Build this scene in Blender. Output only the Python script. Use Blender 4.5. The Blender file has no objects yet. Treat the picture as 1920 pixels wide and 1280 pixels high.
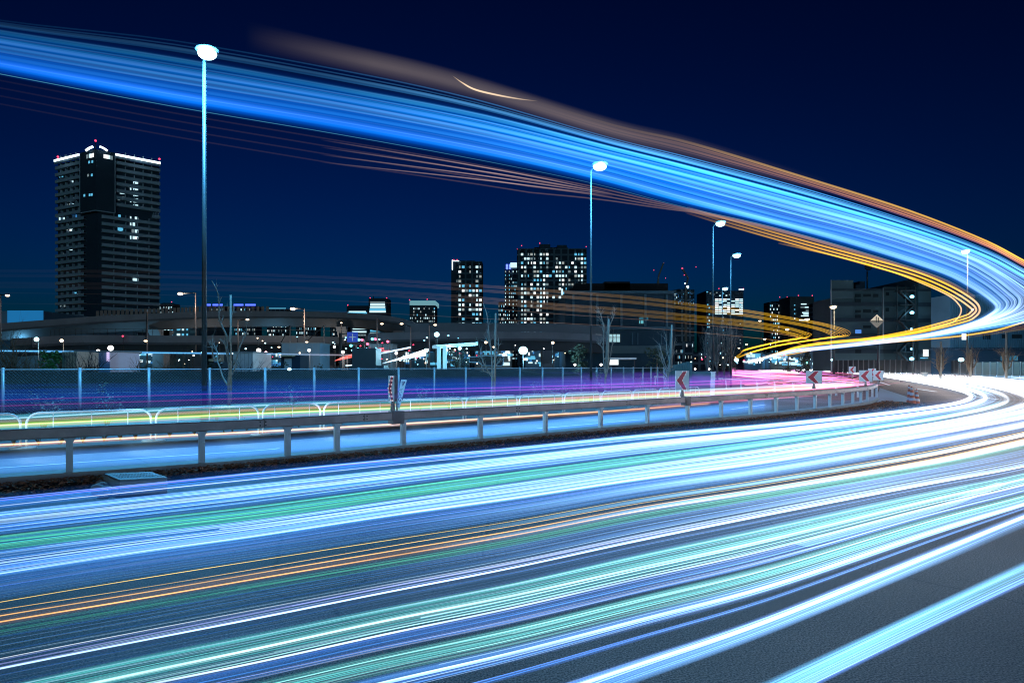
import bpy, math, random
import numpy as np
from mathutils import Vector, Matrix
R = math.radians
S = bpy.context.scene
COL = S.collection
random.seed(7)

# ------------------------------------------------------------------ camera
H, F, CX, HY = 1.8, 1280.0, 960.0, 687.0      # eye height, focal length and horizon row in photo pixels
cd = bpy.data.cameras.new('camera'); cam = bpy.data.objects.new('camera', cd); COL.objects.link(cam)
cam.location = (0, 0, H); cam.rotation_euler = (R(90), 0, 0)
cd.sensor_width = 36; cd.lens = 24; cd.shift_y = (HY - 640) / 1920
cd.clip_start = 0.05; cd.clip_end = 6000
S.camera = cam

# ------------------------------------------------------------------ night sky
W = bpy.data.worlds.new('World'); S.world = W; W.use_nodes = True
nt = W.node_tree; nt.nodes.clear()
sky = nt.nodes.new('ShaderNodeTexSky'); sky.sky_type = 'NISHITA'; sky.sun_disc = False
SUN_EL, SUN_ROT = R(8.0), R(172)
sky.sun_elevation = SUN_EL; sky.sun_rotation = SUN_ROT; sky.altitude = 0; sky.ozone_density = 4.0; sky.dust_density = 0.6
tint = nt.nodes.new('ShaderNodeMix'); tint.data_type = 'RGBA'; tint.blend_type = 'MULTIPLY'; tint.inputs[0].default_value = 1
tint.inputs[7].default_value = (0.0001, 0.0148, 0.0295, 1)     # the deep blue of the night sky
gam = nt.nodes.new('ShaderNodeGamma'); gam.inputs[1].default_value = 2.1
bg = nt.nodes.new('ShaderNodeBackground'); bg.inputs[1].default_value = 0.10
wo = nt.nodes.new('ShaderNodeOutputWorld')
nt.links.new(sky.outputs[0], gam.inputs[0]); nt.links.new(gam.outputs[0], tint.inputs[6]); nt.links.new(tint.outputs[2], bg.inputs[0]); nt.links.new(bg.outputs[0], wo.inputs[0])

# faint city glow from behind the camera
sd = bpy.data.lights.new('sun', 'SUN'); sun = bpy.data.objects.new('sun', sd); COL.objects.link(sun)
sd.energy = 0.20; sd.angle = R(20); sd.color = (0.72, 0.84, 1.0)
sun.rotation_euler = (R(82), 0, R(8)); sun.location = (0, -30, 40)

S.view_settings.view_transform = 'Standard'; S.view_settings.look = 'None'
S.view_settings.exposure = 0; S.view_settings.gamma = 1
cy = S.cycles
cy.transparent_max_bounces = 96; cy.max_bounces = 4; cy.diffuse_bounces = 2; cy.glossy_bounces = 2; cy.transmission_bounces = 2
cy.sample_clamp_indirect = 4.0; cy.sample_clamp_direct = 0
cy.filter_width = 1.1
cy.caustics_reflective = False; cy.caustics_refractive = False

# ------------------------------------------------------------------ helpers
def P(px, py, Y):
    return Vector(((px - CX) / F * Y, Y, H - (py - HY) / F * Y))
def G(px, py, z=0.0):
    return P(px, py, (H - z) * F / (py - HY))

MATS = {}
def mat(name, col, rough=0.6, metal=0.0, var=0.15, scale=6.0, bump=0.0, emit=None, estr=0.0, spec=0.5):
    if name in MATS: return MATS[name]
    m = bpy.data.materials.new(name); m.use_nodes = True
    n = m.node_tree; b = n.nodes['Principled BSDF']; L = n.links
    b.inputs['Base Color'].default_value = (*col, 1); b.inputs['Roughness'].default_value = rough
    b.inputs['Metallic'].default_value = metal; b.inputs['Specular IOR Level'].default_value = spec
    if emit:
        b.inputs['Emission Color'].default_value = (*emit, 1); b.inputs['Emission Strength'].default_value = estr
        m.cycles.emission_sampling = 'NONE'
    if var > 0:
        tc = n.nodes.new('ShaderNodeTexCoord'); tx = n.nodes.new('ShaderNodeTexNoise')
        tx.inputs['Scale'].default_value = scale; tx.inputs['Detail'].default_value = 6; tx.inputs['Roughness'].default_value = .65
        L.new(tc.outputs['Object'], tx.inputs['Vector'])
        mr = n.nodes.new('ShaderNodeMapRange'); mr.inputs[1].default_value = .25; mr.inputs[2].default_value = .75
        mr.inputs[3].default_value = 1 - var; mr.inputs[4].default_value = 1 + var
        L.new(tx.outputs[0], mr.inputs[0])
        mx = n.nodes.new('ShaderNodeMix'); mx.data_type = 'RGBA'; mx.blend_type = 'MULTIPLY'; mx.inputs[0].default_value = 1
        mx.inputs[6].default_value = (*col, 1); L.new(mr.outputs[0], mx.inputs[7]); L.new(mx.outputs[2], b.inputs['Base Color'])
        if bump > 0:
            bp = n.nodes.new('ShaderNodeBump'); bp.inputs['Strength'].default_value = bump; bp.inputs['Distance'].default_value = .02
            L.new(tx.outputs[0], bp.inputs['Height']); L.new(bp.outputs[0], b.inputs['Normal'])
    MATS[name] = m; return m
def emat(name, col, s):
    if name in MATS: return MATS[name]
    m = bpy.data.materials.new(name); m.use_nodes = True; n = m.node_tree; n.nodes.clear()
    e = n.nodes.new('ShaderNodeEmission'); o = n.nodes.new('ShaderNodeOutputMaterial')
    e.inputs[0].default_value = (*col, 1); e.inputs[1].default_value = s
    n.links.new(e.outputs[0], o.inputs[0]); m.cycles.emission_sampling = 'NONE'
    MATS[name] = m; return m

class MB:
    def __init__(s): s.v = []; s.f = []; s.sm = []
    def add(s, vs, fs, smooth=False):
        o = len(s.v); s.v += [tuple(v) for v in vs]; s.f += [tuple(i + o for i in f) for f in fs]; s.sm += [smooth] * len(fs)
    def box(s, c, d, M=None):
        x, y, z = d[0] / 2, d[1] / 2, d[2] / 2
        vs = [Vector((a * x, b * y, e * z)) for a in (-1, 1) for b in (-1, 1) for e in (-1, 1)]
        if M is not None: vs = [M @ v for v in vs]
        c = Vector(c)
        s.add([v + c for v in vs], [(0, 1, 3, 2), (4, 6, 7, 5), (0, 4, 5, 1), (2, 3, 7, 6), (0, 2, 6, 4), (1, 5, 7, 3)]); return s
    def bar(s, a, b, w, h):                              # box beam from a to b, w wide, h high
        a, b = Vector(a), Vector(b); d = (b - a); L = d.length; d.normalize()
        u = Vector((0, 0, 1)) if abs(d.z) < .95 else Vector((0, 1, 0))
        sx = d.cross(u).normalized(); u = sx.cross(d)
        vs = [p + sx * (i * w / 2) + u * (j * h / 2) for p in (a, b) for i, j in ((-1, -1), (1, -1), (1, 1), (-1, 1))]
        s.add(vs, [(3, 2, 1, 0), (4, 5, 6, 7), (0, 1, 5, 4), (1, 2, 6, 5), (2, 3, 7, 6), (3, 0, 4, 7)]); return s
    def tube(s, pts, r, n=8, cap=True, smooth=True):
        pts = [Vector(p) for p in pts]; rs = r if isinstance(r, (list, tuple)) else [r] * len(pts)
        vs = []; prev = None
        for i, p in enumerate(pts):
            d = (pts[min(i + 1, len(pts) - 1)] - pts[max(i - 1, 0)]).normalized()
            if prev is None:
                q = Vector((0, 0, 1)) if abs(d.z) < .9 else Vector((1, 0, 0)); sx = d.cross(q).normalized()
            else:
                sx = (prev - d * prev.dot(d))
                sx = sx.normalized() if sx.length > 1e-6 else d.orthogonal().normalized()
            prev = sx; sy = d.cross(sx)
            vs += [p + (sx * math.cos(2 * math.pi * k / n) + sy * math.sin(2 * math.pi * k / n)) * rs[i] for k in range(n)]
        fs = [(i * n + k, i * n + (k + 1) % n, (i + 1) * n + (k + 1) % n, (i + 1) * n + k) for i in range(len(pts) - 1) for k in range(n)]
        if cap: fs += [tuple(range(n - 1, -1, -1)), tuple((len(pts) - 1) * n + k for k in range(n))]
        s.add(vs, fs, smooth); return s
    def prism(s, poly, off):                             # extrude polygon (3D pts) by vector off
        n = len(poly); off = Vector(off); a = [Vector(p) for p in poly]
        s.add(a + [p + off for p in a], [tuple(range(n - 1, -1, -1)), tuple(range(n, 2 * n))] + [(i, (i + 1) % n, n + (i + 1) % n, n + i) for i in range(n)]); return s
    def ell(s, c, r, nu=14, nv=8, M=None):
        vs = []; c = Vector(c)
        for j in range(nv + 1):
            th = math.pi * j / nv
            for k in range(nu):
                ph = 2 * math.pi * k / nu
                v = Vector((r[0] * math.sin(th) * math.cos(ph), r[1] * math.sin(th) * math.sin(ph), r[2] * math.cos(th)))
                vs.append((M @ v if M is not None else v) + c)
        s.add(vs, [(j * nu + k, (j + 1) * nu + k, (j + 1) * nu + (k + 1) % nu, j * nu + (k + 1) % nu) for j in range(nv) for k in range(nu)], True); return s
    def sheet(s, A, B):                                  # strip between two polylines of the same length
        n = len(A); s.add([Vector(p) for p in A] + [Vector(p) for p in B], [(i, i + 1, n + i + 1, n + i) for i in range(n - 1)]); return s
    def mesh(s, name):
        me = bpy.data.meshes.new(name); me.from_pydata(s.v, [], s.f); me.update()
        me.polygons.foreach_set('use_smooth', s.sm); return me
    def build(s, name, m, parent=None, **k):
        me = s.mesh(name)
        if m: me.materials.append(m)
        return obj(name, me, parent, **k)
def obj(name, me, parent=None, **k):
    o = bpy.data.objects.new(name, me); COL.objects.link(o)
    if parent is not None:
        o.parent = parent; o.matrix_parent_inverse = parent.matrix_basis.inverted()
    for a, b in k.items(): o[a] = b
    return o
def thing(name, label, cat, loc=(0, 0, 0), group=None):
    o = bpy.data.objects.new(name, None); COL.objects.link(o); o.location = loc; o.empty_display_size = .3
    o['label'] = label; o['category'] = cat
    if group: o['group'] = group
    return o
def tag(o, label, cat, group=None):
    o['label'] = label; o['category'] = cat
    if group: o['group'] = group
    return o
def struct(o): o['kind'] = 'structure'; return o
def part(name, mb, m, t, **k): return mb.build(name, m, t, **k)
LW = .30                                                   # all lamps together
def lamp(name, loc, col, watts, t=None, size=.25, spot=None):
    l = bpy.data.lights.new(name, 'SPOT' if spot else 'POINT'); l.energy = watts * LW; l.color = col; l.shadow_soft_size = size
    if spot: l.spot_size = R(spot); l.spot_blend = .5
    o = bpy.data.objects.new(name, l); COL.objects.link(o); o.location = loc
    if t is not None: o.parent = t; o.matrix_parent_inverse = t.matrix_basis.inverted()
    return o

def cr(pts, N):
    """Catmull-Rom curve through pts (any dimension) by index, N samples."""
    p = np.array(pts, float); n = len(p); q = np.vstack([2 * p[0] - p[1], p, 2 * p[-1] - p[-2]])
    t = np.linspace(0, n - 1, N); i = np.minimum(t.astype(int), n - 2); f = (t - i)[:, None]
    a, b, c, d = q[i], q[i + 1], q[i + 2], q[i + 3]
    return .5 * (2 * b + (c - a) * f + (2 * a - 5 * b + 4 * c - d) * f ** 2 + (3 * b - a - 3 * c + d) * f ** 3)
def lin(pts, x):                                          # y at x along a pixel polyline
    p = np.array(pts, float); return float(np.interp(x, p[:, 0], p[:, 1]))
def smooth_line(pts, N=60): return [tuple(q) for q in cr(pts, N)]

# materials of the place
def asphalt(name, base, spk, scale=220):
    m = bpy.data.materials.new(name); m.use_nodes = True; n = m.node_tree; L = n.links; b = n.nodes['Principled BSDF']
    tc = n.nodes.new('ShaderNodeTexCoord'); t1 = n.nodes.new('ShaderNodeTexNoise'); t2 = n.nodes.new('ShaderNodeTexNoise'); t3 = n.nodes.new('ShaderNodeTexVoronoi')
    t1.inputs['Scale'].default_value = .35; t1.inputs['Detail'].default_value = 5
    t2.inputs['Scale'].default_value = scale; t2.inputs['Detail'].default_value = 3
    t3.inputs['Scale'].default_value = 45
    for t in (t1, t2, t3): L.new(tc.outputs['Object'], t.inputs['Vector'])
    r1 = n.nodes.new('ShaderNodeMapRange'); r1.inputs[1].default_value = .3; r1.inputs[2].default_value = .7; r1.inputs[3].default_value = .68; r1.inputs[4].default_value = 1.3
    L.new(t1.outputs[0], r1.inputs[0])
    r2 = n.nodes.new('ShaderNodeMapRange'); r2.inputs[1].default_value = .35; r2.inputs[2].default_value = .68; r2.inputs[3].default_value = .22; r2.inputs[4].default_value = 2.2
    L.new(t2.outputs[0], r2.inputs[0])
    mu = n.nodes.new('ShaderNodeMath'); mu.operation = 'MULTIPLY'; L.new(r1.outputs[0], mu.inputs[0]); L.new(r2.outputs[0], mu.inputs[1])
    r3 = n.nodes.new('ShaderNodeMapRange'); r3.inputs[1].default_value = .0; r3.inputs[2].default_value = .16; r3.inputs[3].default_value = 1; r3.inputs[4].default_value = 0
    L.new(t3.outputs['Distance'], r3.inputs[0])
    m1 = n.nodes.new('ShaderNodeMix'); m1.data_type = 'RGBA'; m1.blend_type = 'MULTIPLY'; m1.inputs[0].default_value = 1; m1.inputs[6].default_value = (*base, 1); L.new(mu.outputs[0], m1.inputs[7])
    m2 = n.nodes.new('ShaderNodeMix'); m2.data_type = 'RGBA'; m2.inputs[7].default_value = (*spk, 1); L.new(m1.outputs[2], m2.inputs[6])
    m3 = n.nodes.new('ShaderNodeMath'); m3.operation = 'MULTIPLY'; m3.inputs[1].default_value = .5; L.new(r3.outputs[0], m3.inputs[0]); L.new(m3.outputs[0], m2.inputs[0])
    vc = n.nodes.new('ShaderNodeTexVoronoi'); vc.feature = 'DISTANCE_TO_EDGE'; vc.inputs['Scale'].default_value = .32; wn = n.nodes.new('ShaderNodeTexNoise'); wn.inputs['Scale'].default_value = 1.6; wn.inputs['Detail'].default_value = 5
    wv = n.nodes.new('ShaderNodeMixRGB'); wv.inputs[0].default_value = .18; L.new(tc.outputs['Object'], wv.inputs[1]); L.new(tc.outputs['Object'], wn.inputs['Vector']); L.new(wn.outputs['Color'], wv.inputs[2]); L.new(wv.outputs[0], vc.inputs['Vector'])
    rc = n.nodes.new('ShaderNodeMapRange'); rc.inputs[1].default_value = 0; rc.inputs[2].default_value = .006; rc.inputs[3].default_value = .55; rc.inputs[4].default_value = 1; L.new(vc.outputs['Distance'], rc.inputs[0])
    m4 = n.nodes.new('ShaderNodeMix'); m4.data_type = 'RGBA'; m4.blend_type = 'MULTIPLY'; m4.inputs[0].default_value = 1; L.new(m2.outputs[2], m4.inputs[6]); L.new(rc.outputs[0], m4.inputs[7])
    L.new(m4.outputs[2], b.inputs['Base Color']); b.inputs['Roughness'].default_value = .75
    bp = n.nodes.new('ShaderNodeBump'); bp.inputs['Strength'].default_value = .5; bp.inputs['Distance'].default_value = .004; L.new(t2.outputs[0], bp.inputs['Height']); L.new(bp.outputs[0], b.inputs['Normal'])
    MATS[name] = m; return m
A_MAIN = asphalt('asphalt', (.165, .104, .084), (.75, .6, .55), 80)
A_SIDE = asphalt('side_asphalt', (.15, .152, .16), (.3, .3, .3))
M_GROUND = mat('dark_earth', (.035, .035, .03), .95, 0, .4, .4)
M_PAVE = mat('paving', (.17, .17, .165), .8, 0, .2, 3, .3)
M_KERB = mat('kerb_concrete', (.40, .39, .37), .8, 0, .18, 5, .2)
M_PAINT = mat('road_paint', (.74, .72, .70), .6, 0, .1, 8)
M_GALV = mat('galvanised_steel', (.40, .31, .29), .45, .35, .28, 2.2, .1)
M_WHITE = mat('white_paint', (.78, .78, .78), .4, 0, .05, 5)
M_POLE = mat('lamp_pole_paint', (.034, .040, .042), .5, .1, .1, 3)
M_FENCE = mat('fence_steel', (.42, .45, .47), .45, .3, .08, 6)
M_DARK = mat('dark_metal', (.03, .032, .035), .5, .2, .1, 5)
M_CONC = mat('viaduct_concrete', (.14, .155, .18), .85, 0, .2, .35)
M_CONC_D = mat('girder_concrete', (.06, .07, .085), .85, 0, .2, .35)
M_BARK = mat('sapling_bark', (.22, .22, .20), .8, 0, .3, 30)
M_STAKE = mat('wood_stake', (.26, .23, .19), .85, 0, .25, 14)
M_TWIG = mat('brown_twig', (.17, .115, .075), .9, 0, .3, 20)
M_LEAF = mat('shrub_leaf', (.24, .29, .22), .6, 0, .4, 30)
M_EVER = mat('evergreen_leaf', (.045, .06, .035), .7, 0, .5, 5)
M_SOIL = mat('leaf_litter_soil', (.05, .030, .018), .95, 0, .5, 25, .6)
M_RED = mat('sign_red', (.55, .02, .05), .35, 0, .05, 5)
L_CYAN = emat('lamp_glass_cyan', (.50, .9, 1.0), 4)
L_WARM = emat('lamp_glass_warm', (1.0, .74, .48), 4.5)
L_WHITE = emat('lamp_glass_white', (1, .95, .92), 3.5)
L_BLUE = emat('lamp_glass_blue', (.25, .72, 1.0), 4)
L_RED = emat('lamp_glass_red', (1, .05, .12), 3)
WIN = [emat('window_cool', (.60, .90, 1.0), 1.2), emat('window_white', (.95, 1, 1), 1.3), emat('window_cyan', (.12, .52, .80), 1.0),
       emat('window_dim', (.30, .42, .46), .55), emat('window_blue', (.05, .25, .60), .8), emat('window_grey', (.55, .62, .60), .6)]
# ------------------------------------------------------------------ ground, roads, kerbs
# plan lines, measured on the ground of the photograph
KF = [(-420, 928), (0, 895), (240, 878), (480, 860), (720, 838), (960, 817), (1200, 795), (1440, 775), (1560, 763), (1628, 753), (1648, 744)]   # near kerb, front top edge (z .2)
OK_ = [(-420, 871), (0, 846), (240, 832), (480, 818), (720, 800), (960, 784), (1150, 769), (1300, 757), (1400, 747)]                             # far kerb top edge (z .15)
EDGE = [(-420, 984), (0, 938), (240, 912), (480, 886), (720, 862), (960, 840), (1200, 817), (1440, 795), (1560, 782), (1640, 774), (1740, 764)]   # front edge of the leaf strip (z 0)
def gl(px, z, N=60): return [G(x, y, z) for x, y in smooth_line(px, N)]
kf = gl(KF, .2); ok = gl(OK_, .15); ed = gl(EDGE, .004)
# ground reaching the horizon
g = MB(); g.add([(-3000, -80, -.12), (3000, -80, -.12), (3000, 5500, -.12), (-3000, 5500, -.12)], [(0, 1, 2, 3)])
struct(g.build('ground', M_GROUND))
# main road: everything in front of the leaf strip and the bend on the right
mr = MB(); near = [Vector((x, -14, 0)) for x in np.linspace(-30, 60, 60)]
e0 = [Vector((p.x, p.y, 0)) for p in gl(EDGE, 0)]
mr.sheet(near, e0)
mr.add([e0[-1], (60, -14, 0), (150, 20, 0), (150, 92, 0), (70, 97, 0), (10, 250, 0), (-2, 250, 0), (12, 60, 0), (15.5, 40, 0)], [tuple(range(9))])
struct(mr.build('main_road', A_MAIN))
# side carriageway behind the guard rail
okb = [p.copy() for p in ok]
for p in okb: p.z = .004
kb = []                                                       # rear top edge of near kerb
for i, p in enumerate(kf):
    t = (kf[min(i + 1, 59)] - kf[max(i - 1, 0)]).normalized(); n = Vector((-t.y, t.x, 0)); kb.append(p + n * .42)
kg = [Vector((p.x, p.y, .004)) for p in kb]
sr = MB(); sr.sheet(kg, okb); sr.add([kg[-1], (17.3, 36, .004), (17, 45, .004), (10, 70, .004), (6, 250, .004), (0, 250, .004), (4, 70, .004), okb[-1]], [tuple(range(8))])
struct(sr.build('side_road', A_SIDE))
# near kerb (concrete base of the guard rail)
kb_m = MB(); low = [Vector((p.x, p.y, .0)) for p in kf]
kb_m.sheet(low, kf); kb_m.sheet(kf, kb); kb_m.sheet(kb, [Vector((p.x, p.y, 0)) for p in kb])
struct(kb_m.build('kerb_near_strip', M_KERB)).name = 'kerb'
# far kerb and pavement up to the fence
fk = MB(); ok2 = []
for i, p in enumerate(ok):
    t = (ok[min(i + 1, 59)] - ok[max(i - 1, 0)]).normalized(); n = Vector((-t.y, t.x, 0)); ok2.append(p + n * .18)
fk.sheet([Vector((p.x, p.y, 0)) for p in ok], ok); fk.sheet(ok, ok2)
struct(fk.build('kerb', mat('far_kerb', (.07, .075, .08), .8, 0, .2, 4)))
pv = MB(); back = []
for i, p in enumerate(ok2):
    t = (ok2[min(i + 1, 59)] - ok2[max(i - 1, 0)]).normalized(); n = Vector((-t.y, t.x, 0)); back.append(p + n * 7.5 + Vector((0, 0, -.004)))
pv.sheet([p + Vector((0, 0, -.004)) for p in ok2], back)
struct(pv.build('pavement', M_PAVE))
# leaf strip
ls = MB(); rows = []
for k in range(9):
    f = k / 8; row = []
    for i in range(60):
        a = Vector((kf[i].x, kf[i].y, .02)); b = ed[i]
        p = a.lerp(b, f); p.z = .02 + .10 * math.sin(f * 3.14) ** .7 * random.uniform(.6, 1.1) if 0 < f < 1 else .012
        row.append(p)
    rows.append(row)
for k in range(8): ls.sheet(rows[k + 1], rows[k])
struct(ls.build('verge', M_SOIL))
lv = MB()
for _ in range(9000):
    i = random.random() ** .8 * 58; j = int(i); f = random.random()
    a = kf[j].lerp(kf[j + 1], i - j); b = ed[j].lerp(ed[j + 1], i - j); p = Vector((a.x, a.y, 0)).lerp(b, f)
    p.z = .03 + .11 * math.sin(f * 3.14) + random.uniform(0, .03); s = random.uniform(.018, .05)
    M = Matrix.Rotation(random.uniform(0, 6.3), 3, 'Z') @ Matrix.Rotation(random.uniform(-.9, .9), 3, 'X') @ Matrix.Rotation(random.uniform(-.6, .6), 3, 'Y')
    lv.add([p + M @ Vector(q) for q in ((-s, 0, 0), (0, -s * .5, .3 * s), (s, 0, 0), (0, s * .5, .3 * s))], [(0, 1, 2, 3)])
o = lv.build('leaves', mat('dead_leaves', (.30, .125, .065), .8, 0, .6, 9)); o['kind'] = 'stuff'
# painted lines of the side road
def stripe(line, w, z=.008, name='lane_marking', m=M_PAINT, N=30):
    a = gl(line, z, N); mb = MB(); A = []; B = []
    for i, p in enumerate(a):
        t = (a[min(i + 1, N - 1)] - a[max(i - 1, 0)]).normalized(); n = Vector((-t.y, t.x, 0)) * w / 2; A.append(p - n); B.append(p + n)
    mb.sheet(A, B); return struct(mb.build(name, m))
stripe([(-420, 903), (0, 876.5), (240, 860), (480, 844), (524, 840)], .09)
stripe([(1008, 803), (1100, 795), (1205, 786)], .13)
stripe([(1356, 762), (1395, 762.5)], .14, N=8); stripe([(1371, 767), (1400, 763), (1436, 758)], .14, N=8)
# painted lines and island at the bend
stripe([(1650, 716), (1668, 722)], .25, N=6); stripe([(1716, 728.5), (1756, 734)], .25, N=6); stripe([(1822, 742), (1872, 748.5)], .25, N=6)
stripe([(1500, 1022), (1640, 985), (1770, 948), (1880, 905)], .16, z=.006)
isl = MB(); poly = [G(1650, 727, .10), G(1702, 744, .10), G(1700, 752, .10), G(1640, 753, .10)]
isl.prism([Vector((p.x, p.y, .0)) for p in poly], (0, 0, .1)); struct(isl.build('traffic_island', M_KERB))
gp = MB(); c = [G(1600, 768), G(1650, 750), G(1712, 752), G(1745, 762), G(1700, 768), G(1640, 774)]
gp.prism([Vector((p.x, p.y, .0)) for p in c], (0, 0, .05)); struct(gp.build('gravel_verge', mat('gravel', (.13, .115, .095), .95, 0, .6, 3, .6)))
gs = MB()
for _ in range(900):
    x = random.uniform(1610, 1735); y = random.uniform(755, 771); p = G(x, y, .05); s = random.uniform(.03, .08)
    if x < 1640 and y < 760: continue
    gs.ell(p, (s, s, s * .6), 5, 3)
o = gs.build('gravel', mat('gravel_stone', (.28, .27, .26), .9, 0, .5, 2)); o['kind'] = 'stuff'

# ------------------------------------------------------------------ guard rail
RAIL = [(-420, 815), (0, 814), (240, 806), (480, 793), (740, 784), (960, 769), (1200, 750), (1440, 736), (1560, 725.5), (1620, 719), (1645, 715)]
gr = thing('guard_rail', 'long weathered steel box-beam guard rail on posts along the kerb of the near strip', 'guard rail', (0, 16, 0))
# centre line of posts: 0.12 behind the kerb front, following the kerb and turning back at its end
cl = []
for i, p in enumerate(kf):
    t = (kf[min(i + 1, 59)] - kf[max(i - 1, 0)]).normalized(); n = Vector((-t.y, t.x, 0)); cl.append(Vector((p.x, p.y, 0)) + n * .10)
e = cl[-1]
turn = [e + Vector(v) for v in ((.6, 1.6, 0), (.9, 3.6, 0), (.6, 6.5, 0), (-.1, 10, 0), (-.9, 14, 0), (-2, 19, 0), (-3.4, 25, 0), (-5, 32, 0))]
cl = cl[:-1] + [Vector(q) for q in cr([cl[-2], e] + turn, 40)][1:]
cum = [0]
for a, b in zip(cl, cl[1:]): cum.append(cum[-1] + (b - a).length)
def at(s):
    s = max(0, min(s, cum[-1])); k = int(np.searchsorted(cum, s)); k = max(1, min(k, len(cl) - 1))
    f = (s - cum[k - 1]) / (cum[k] - cum[k - 1] + 1e-9); return cl[k - 1].lerp(cl[k], f), (cl[k] - cl[k - 1]).normalized()
def s_of_px(px):
    best = min(range(2000), key=lambda i: abs(CX + at(cum[-1] * i / 2000)[0].x / at(cum[-1] * i / 2000)[0].y * F - px) + (1e3 if cum[-1] * i / 2000 > cum[59] else 0))
    return cum[-1] * best / 2000
RT = .88                                                     # top of the beam
joints = [-.1] + [s_of_px(p) for p in (493, 681, 968, 1175, 1435, 1568, 1625)] + [cum[-1] * f for f in (.8, .9, 1.0)]
joints = sorted(joints)
for a, b in zip(joints, joints[1:]):
    N = max(4, int((b - a) / .6)); mb = MB(); sec = []
    prof = [(-.06, -.08), (.06, -.08), (.075, -.062), (.075, .062), (.06, .08), (-.06, .08), (-.075, .062), (-.075, -.062)]
    for i in range(N + 1):
        p, t = at(a + .008 + (b - a - .016) * i / N); n = Vector((-t.y, t.x, 0))
        sec.append([p + n * (u + .03) + Vector((0, 0, RT - .08 + v)) for u, v in prof])
    vs = [v for s_ in sec for v in s_]
    fs = [(i * 8 + k, (i + 1) * 8 + k, (i + 1) * 8 + (k + 1) % 8, i * 8 + (k + 1) % 8) for i in range(N) for k in range(8)]
    fs += [tuple(range(8)), tuple(N * 8 + k for k in range(7, -1, -1))]
    mb.add(vs, fs); part('beam', mb, M_GALV, gr)
    for f in (.012, .988):                                   # splice bolts at the joints
        p, t = at(a + (b - a) * f); n = Vector((-t.y, t.x, 0))
        for zz in (-.03, .03): part('bolt', MB().ell(p - n * .047 + Vector((0, 0, RT - .08 + zz)), (.014, .014, .014), 6, 4), M_DARK, gr)
post_me = MB()                                               # H-section post with a flared head, bolts
post_me.box((0, 0, .355), (.085, .10, .69)); post_me.box((-.046, .0, .36), (.008, .05, .60)); 
post_me.prism([(-.05, -.053, .66), (.05, -.053, .66), (.08, -.053, .716), (-.08, -.053, .716)], (0, .106, 0))
post_me.box((0, -.056, .0), (.10, .012, .22))
for z in (.60, .55): post_me.ell((0, -.053, z), (.012, .008, .012), 6, 4)
pm = post_me.mesh('post'); pm.materials.append(mat('post_steel', (.50, .53, .55), .4, .3, .1, 6))
def put_post(s):
    p, t = at(s); o = obj('post', pm, gr); o.matrix_parent_inverse = gr.matrix_basis.inverted()
    o.location = (p.x, p.y, .0); o.rotation_euler = (0, 0, math.atan2(t.y, t.x))
pxs = [-160, 132, 380, 540, 632, 757, 901, 1023, 1126, 1213, 1288.5, 1352, 1407, 1455, 1494, 1528, 1556, 1580, 1599, 1614, 1626]
for q in pxs: put_post(s_of_px(q))
for k in range(16): put_post(cum[59] + .3 + k * (cum[-1] - cum[59] - .4) / 15)
mb = MB(); p, t = at(s_of_px(744)); n = Vector((-t.y, t.x, 0))   # the sleeves under the two near chevron boards
for q, w in ((745, .27), (1288, .24)):
    p, t = at(s_of_px(q)); n = Vector((-t.y, t.x, 0)); mb = MB()
    mb.bar(p - t * w / 2 + n * .03 + Vector((0, 0, RT - .115)), p + t * w / 2 + n * .03 + Vector((0, 0, RT - .115)), .19, .26)
    part('sleeve', mb, mat('sleeve_steel', (.22, .18, .18), .5, .2, .1, 5), gr)

# ------------------------------------------------------------------ chain link fence
fx = [5.5, 149.5, 279, 393, 497, 589, 672.5, 747, 814, 873, 927, 974.5, 1017, 1055, 1089.5, 1118.5, 1145.5, 1169, 1187.5, 1205.5, 1220.5, 1233, 1245]
fp = []; X, Y = (fx[0] - CX) / F * 20.8, 20.8
Yc = 20.8
for i, x in enumerate(fx):
    if i == 0: fp.append(Vector((X, Y, 0))); continue
    # next post two metres on along the ray through x
    best = None
    for yy in np.linspace(Y + .3, Y + 1.99, 160):
        xx = (x - CX) / F * yy; d = abs(math.hypot(xx - X, yy - Y) - 2.0)
        if best is None or d < best[0]: best = (d, xx, yy)
    X, Y = best[1], best[2]; fp.append(Vector((X, Y, 0)))
d0 = (fp[0] - fp[1]); fp = [fp[0] + d0 * 2, fp[0] + d0] + fp
d1 = Vector((.6, 1.9, 0))
fp += [fp[-1] + d1, fp[-1] + d1 * 2 + Vector((.3, 0, 0))]
FH = 1.74
fen = thing('chain_link_fence', 'long grey chain link fence with thin round posts behind the pavement', 'fence', fp[2])
for p in fp:
    mb = MB(); mb.tube([(p.x, p.y, .1), (p.x, p.y, FH)], .052, 10); mb.ell((p.x, p.y, FH), (.056, .056, .03), 8, 4); part('post', mb, M_FENCE, fen)
mb = MB(); mb.tube([Vector((p.x, p.y - .0, FH - .035)) for p in fp], .022, 6); part('top_rail', mb, M_FENCE, fen)
mb = MB(); mb.tube([Vector((p.x, p.y, FH * .55)) for p in fp], .006, 4); part('tension_wire', mb, M_FENCE, fen)
CELL = .10; z0, z1 = .14, FH - .05; hgt = z1 - z0
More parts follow.
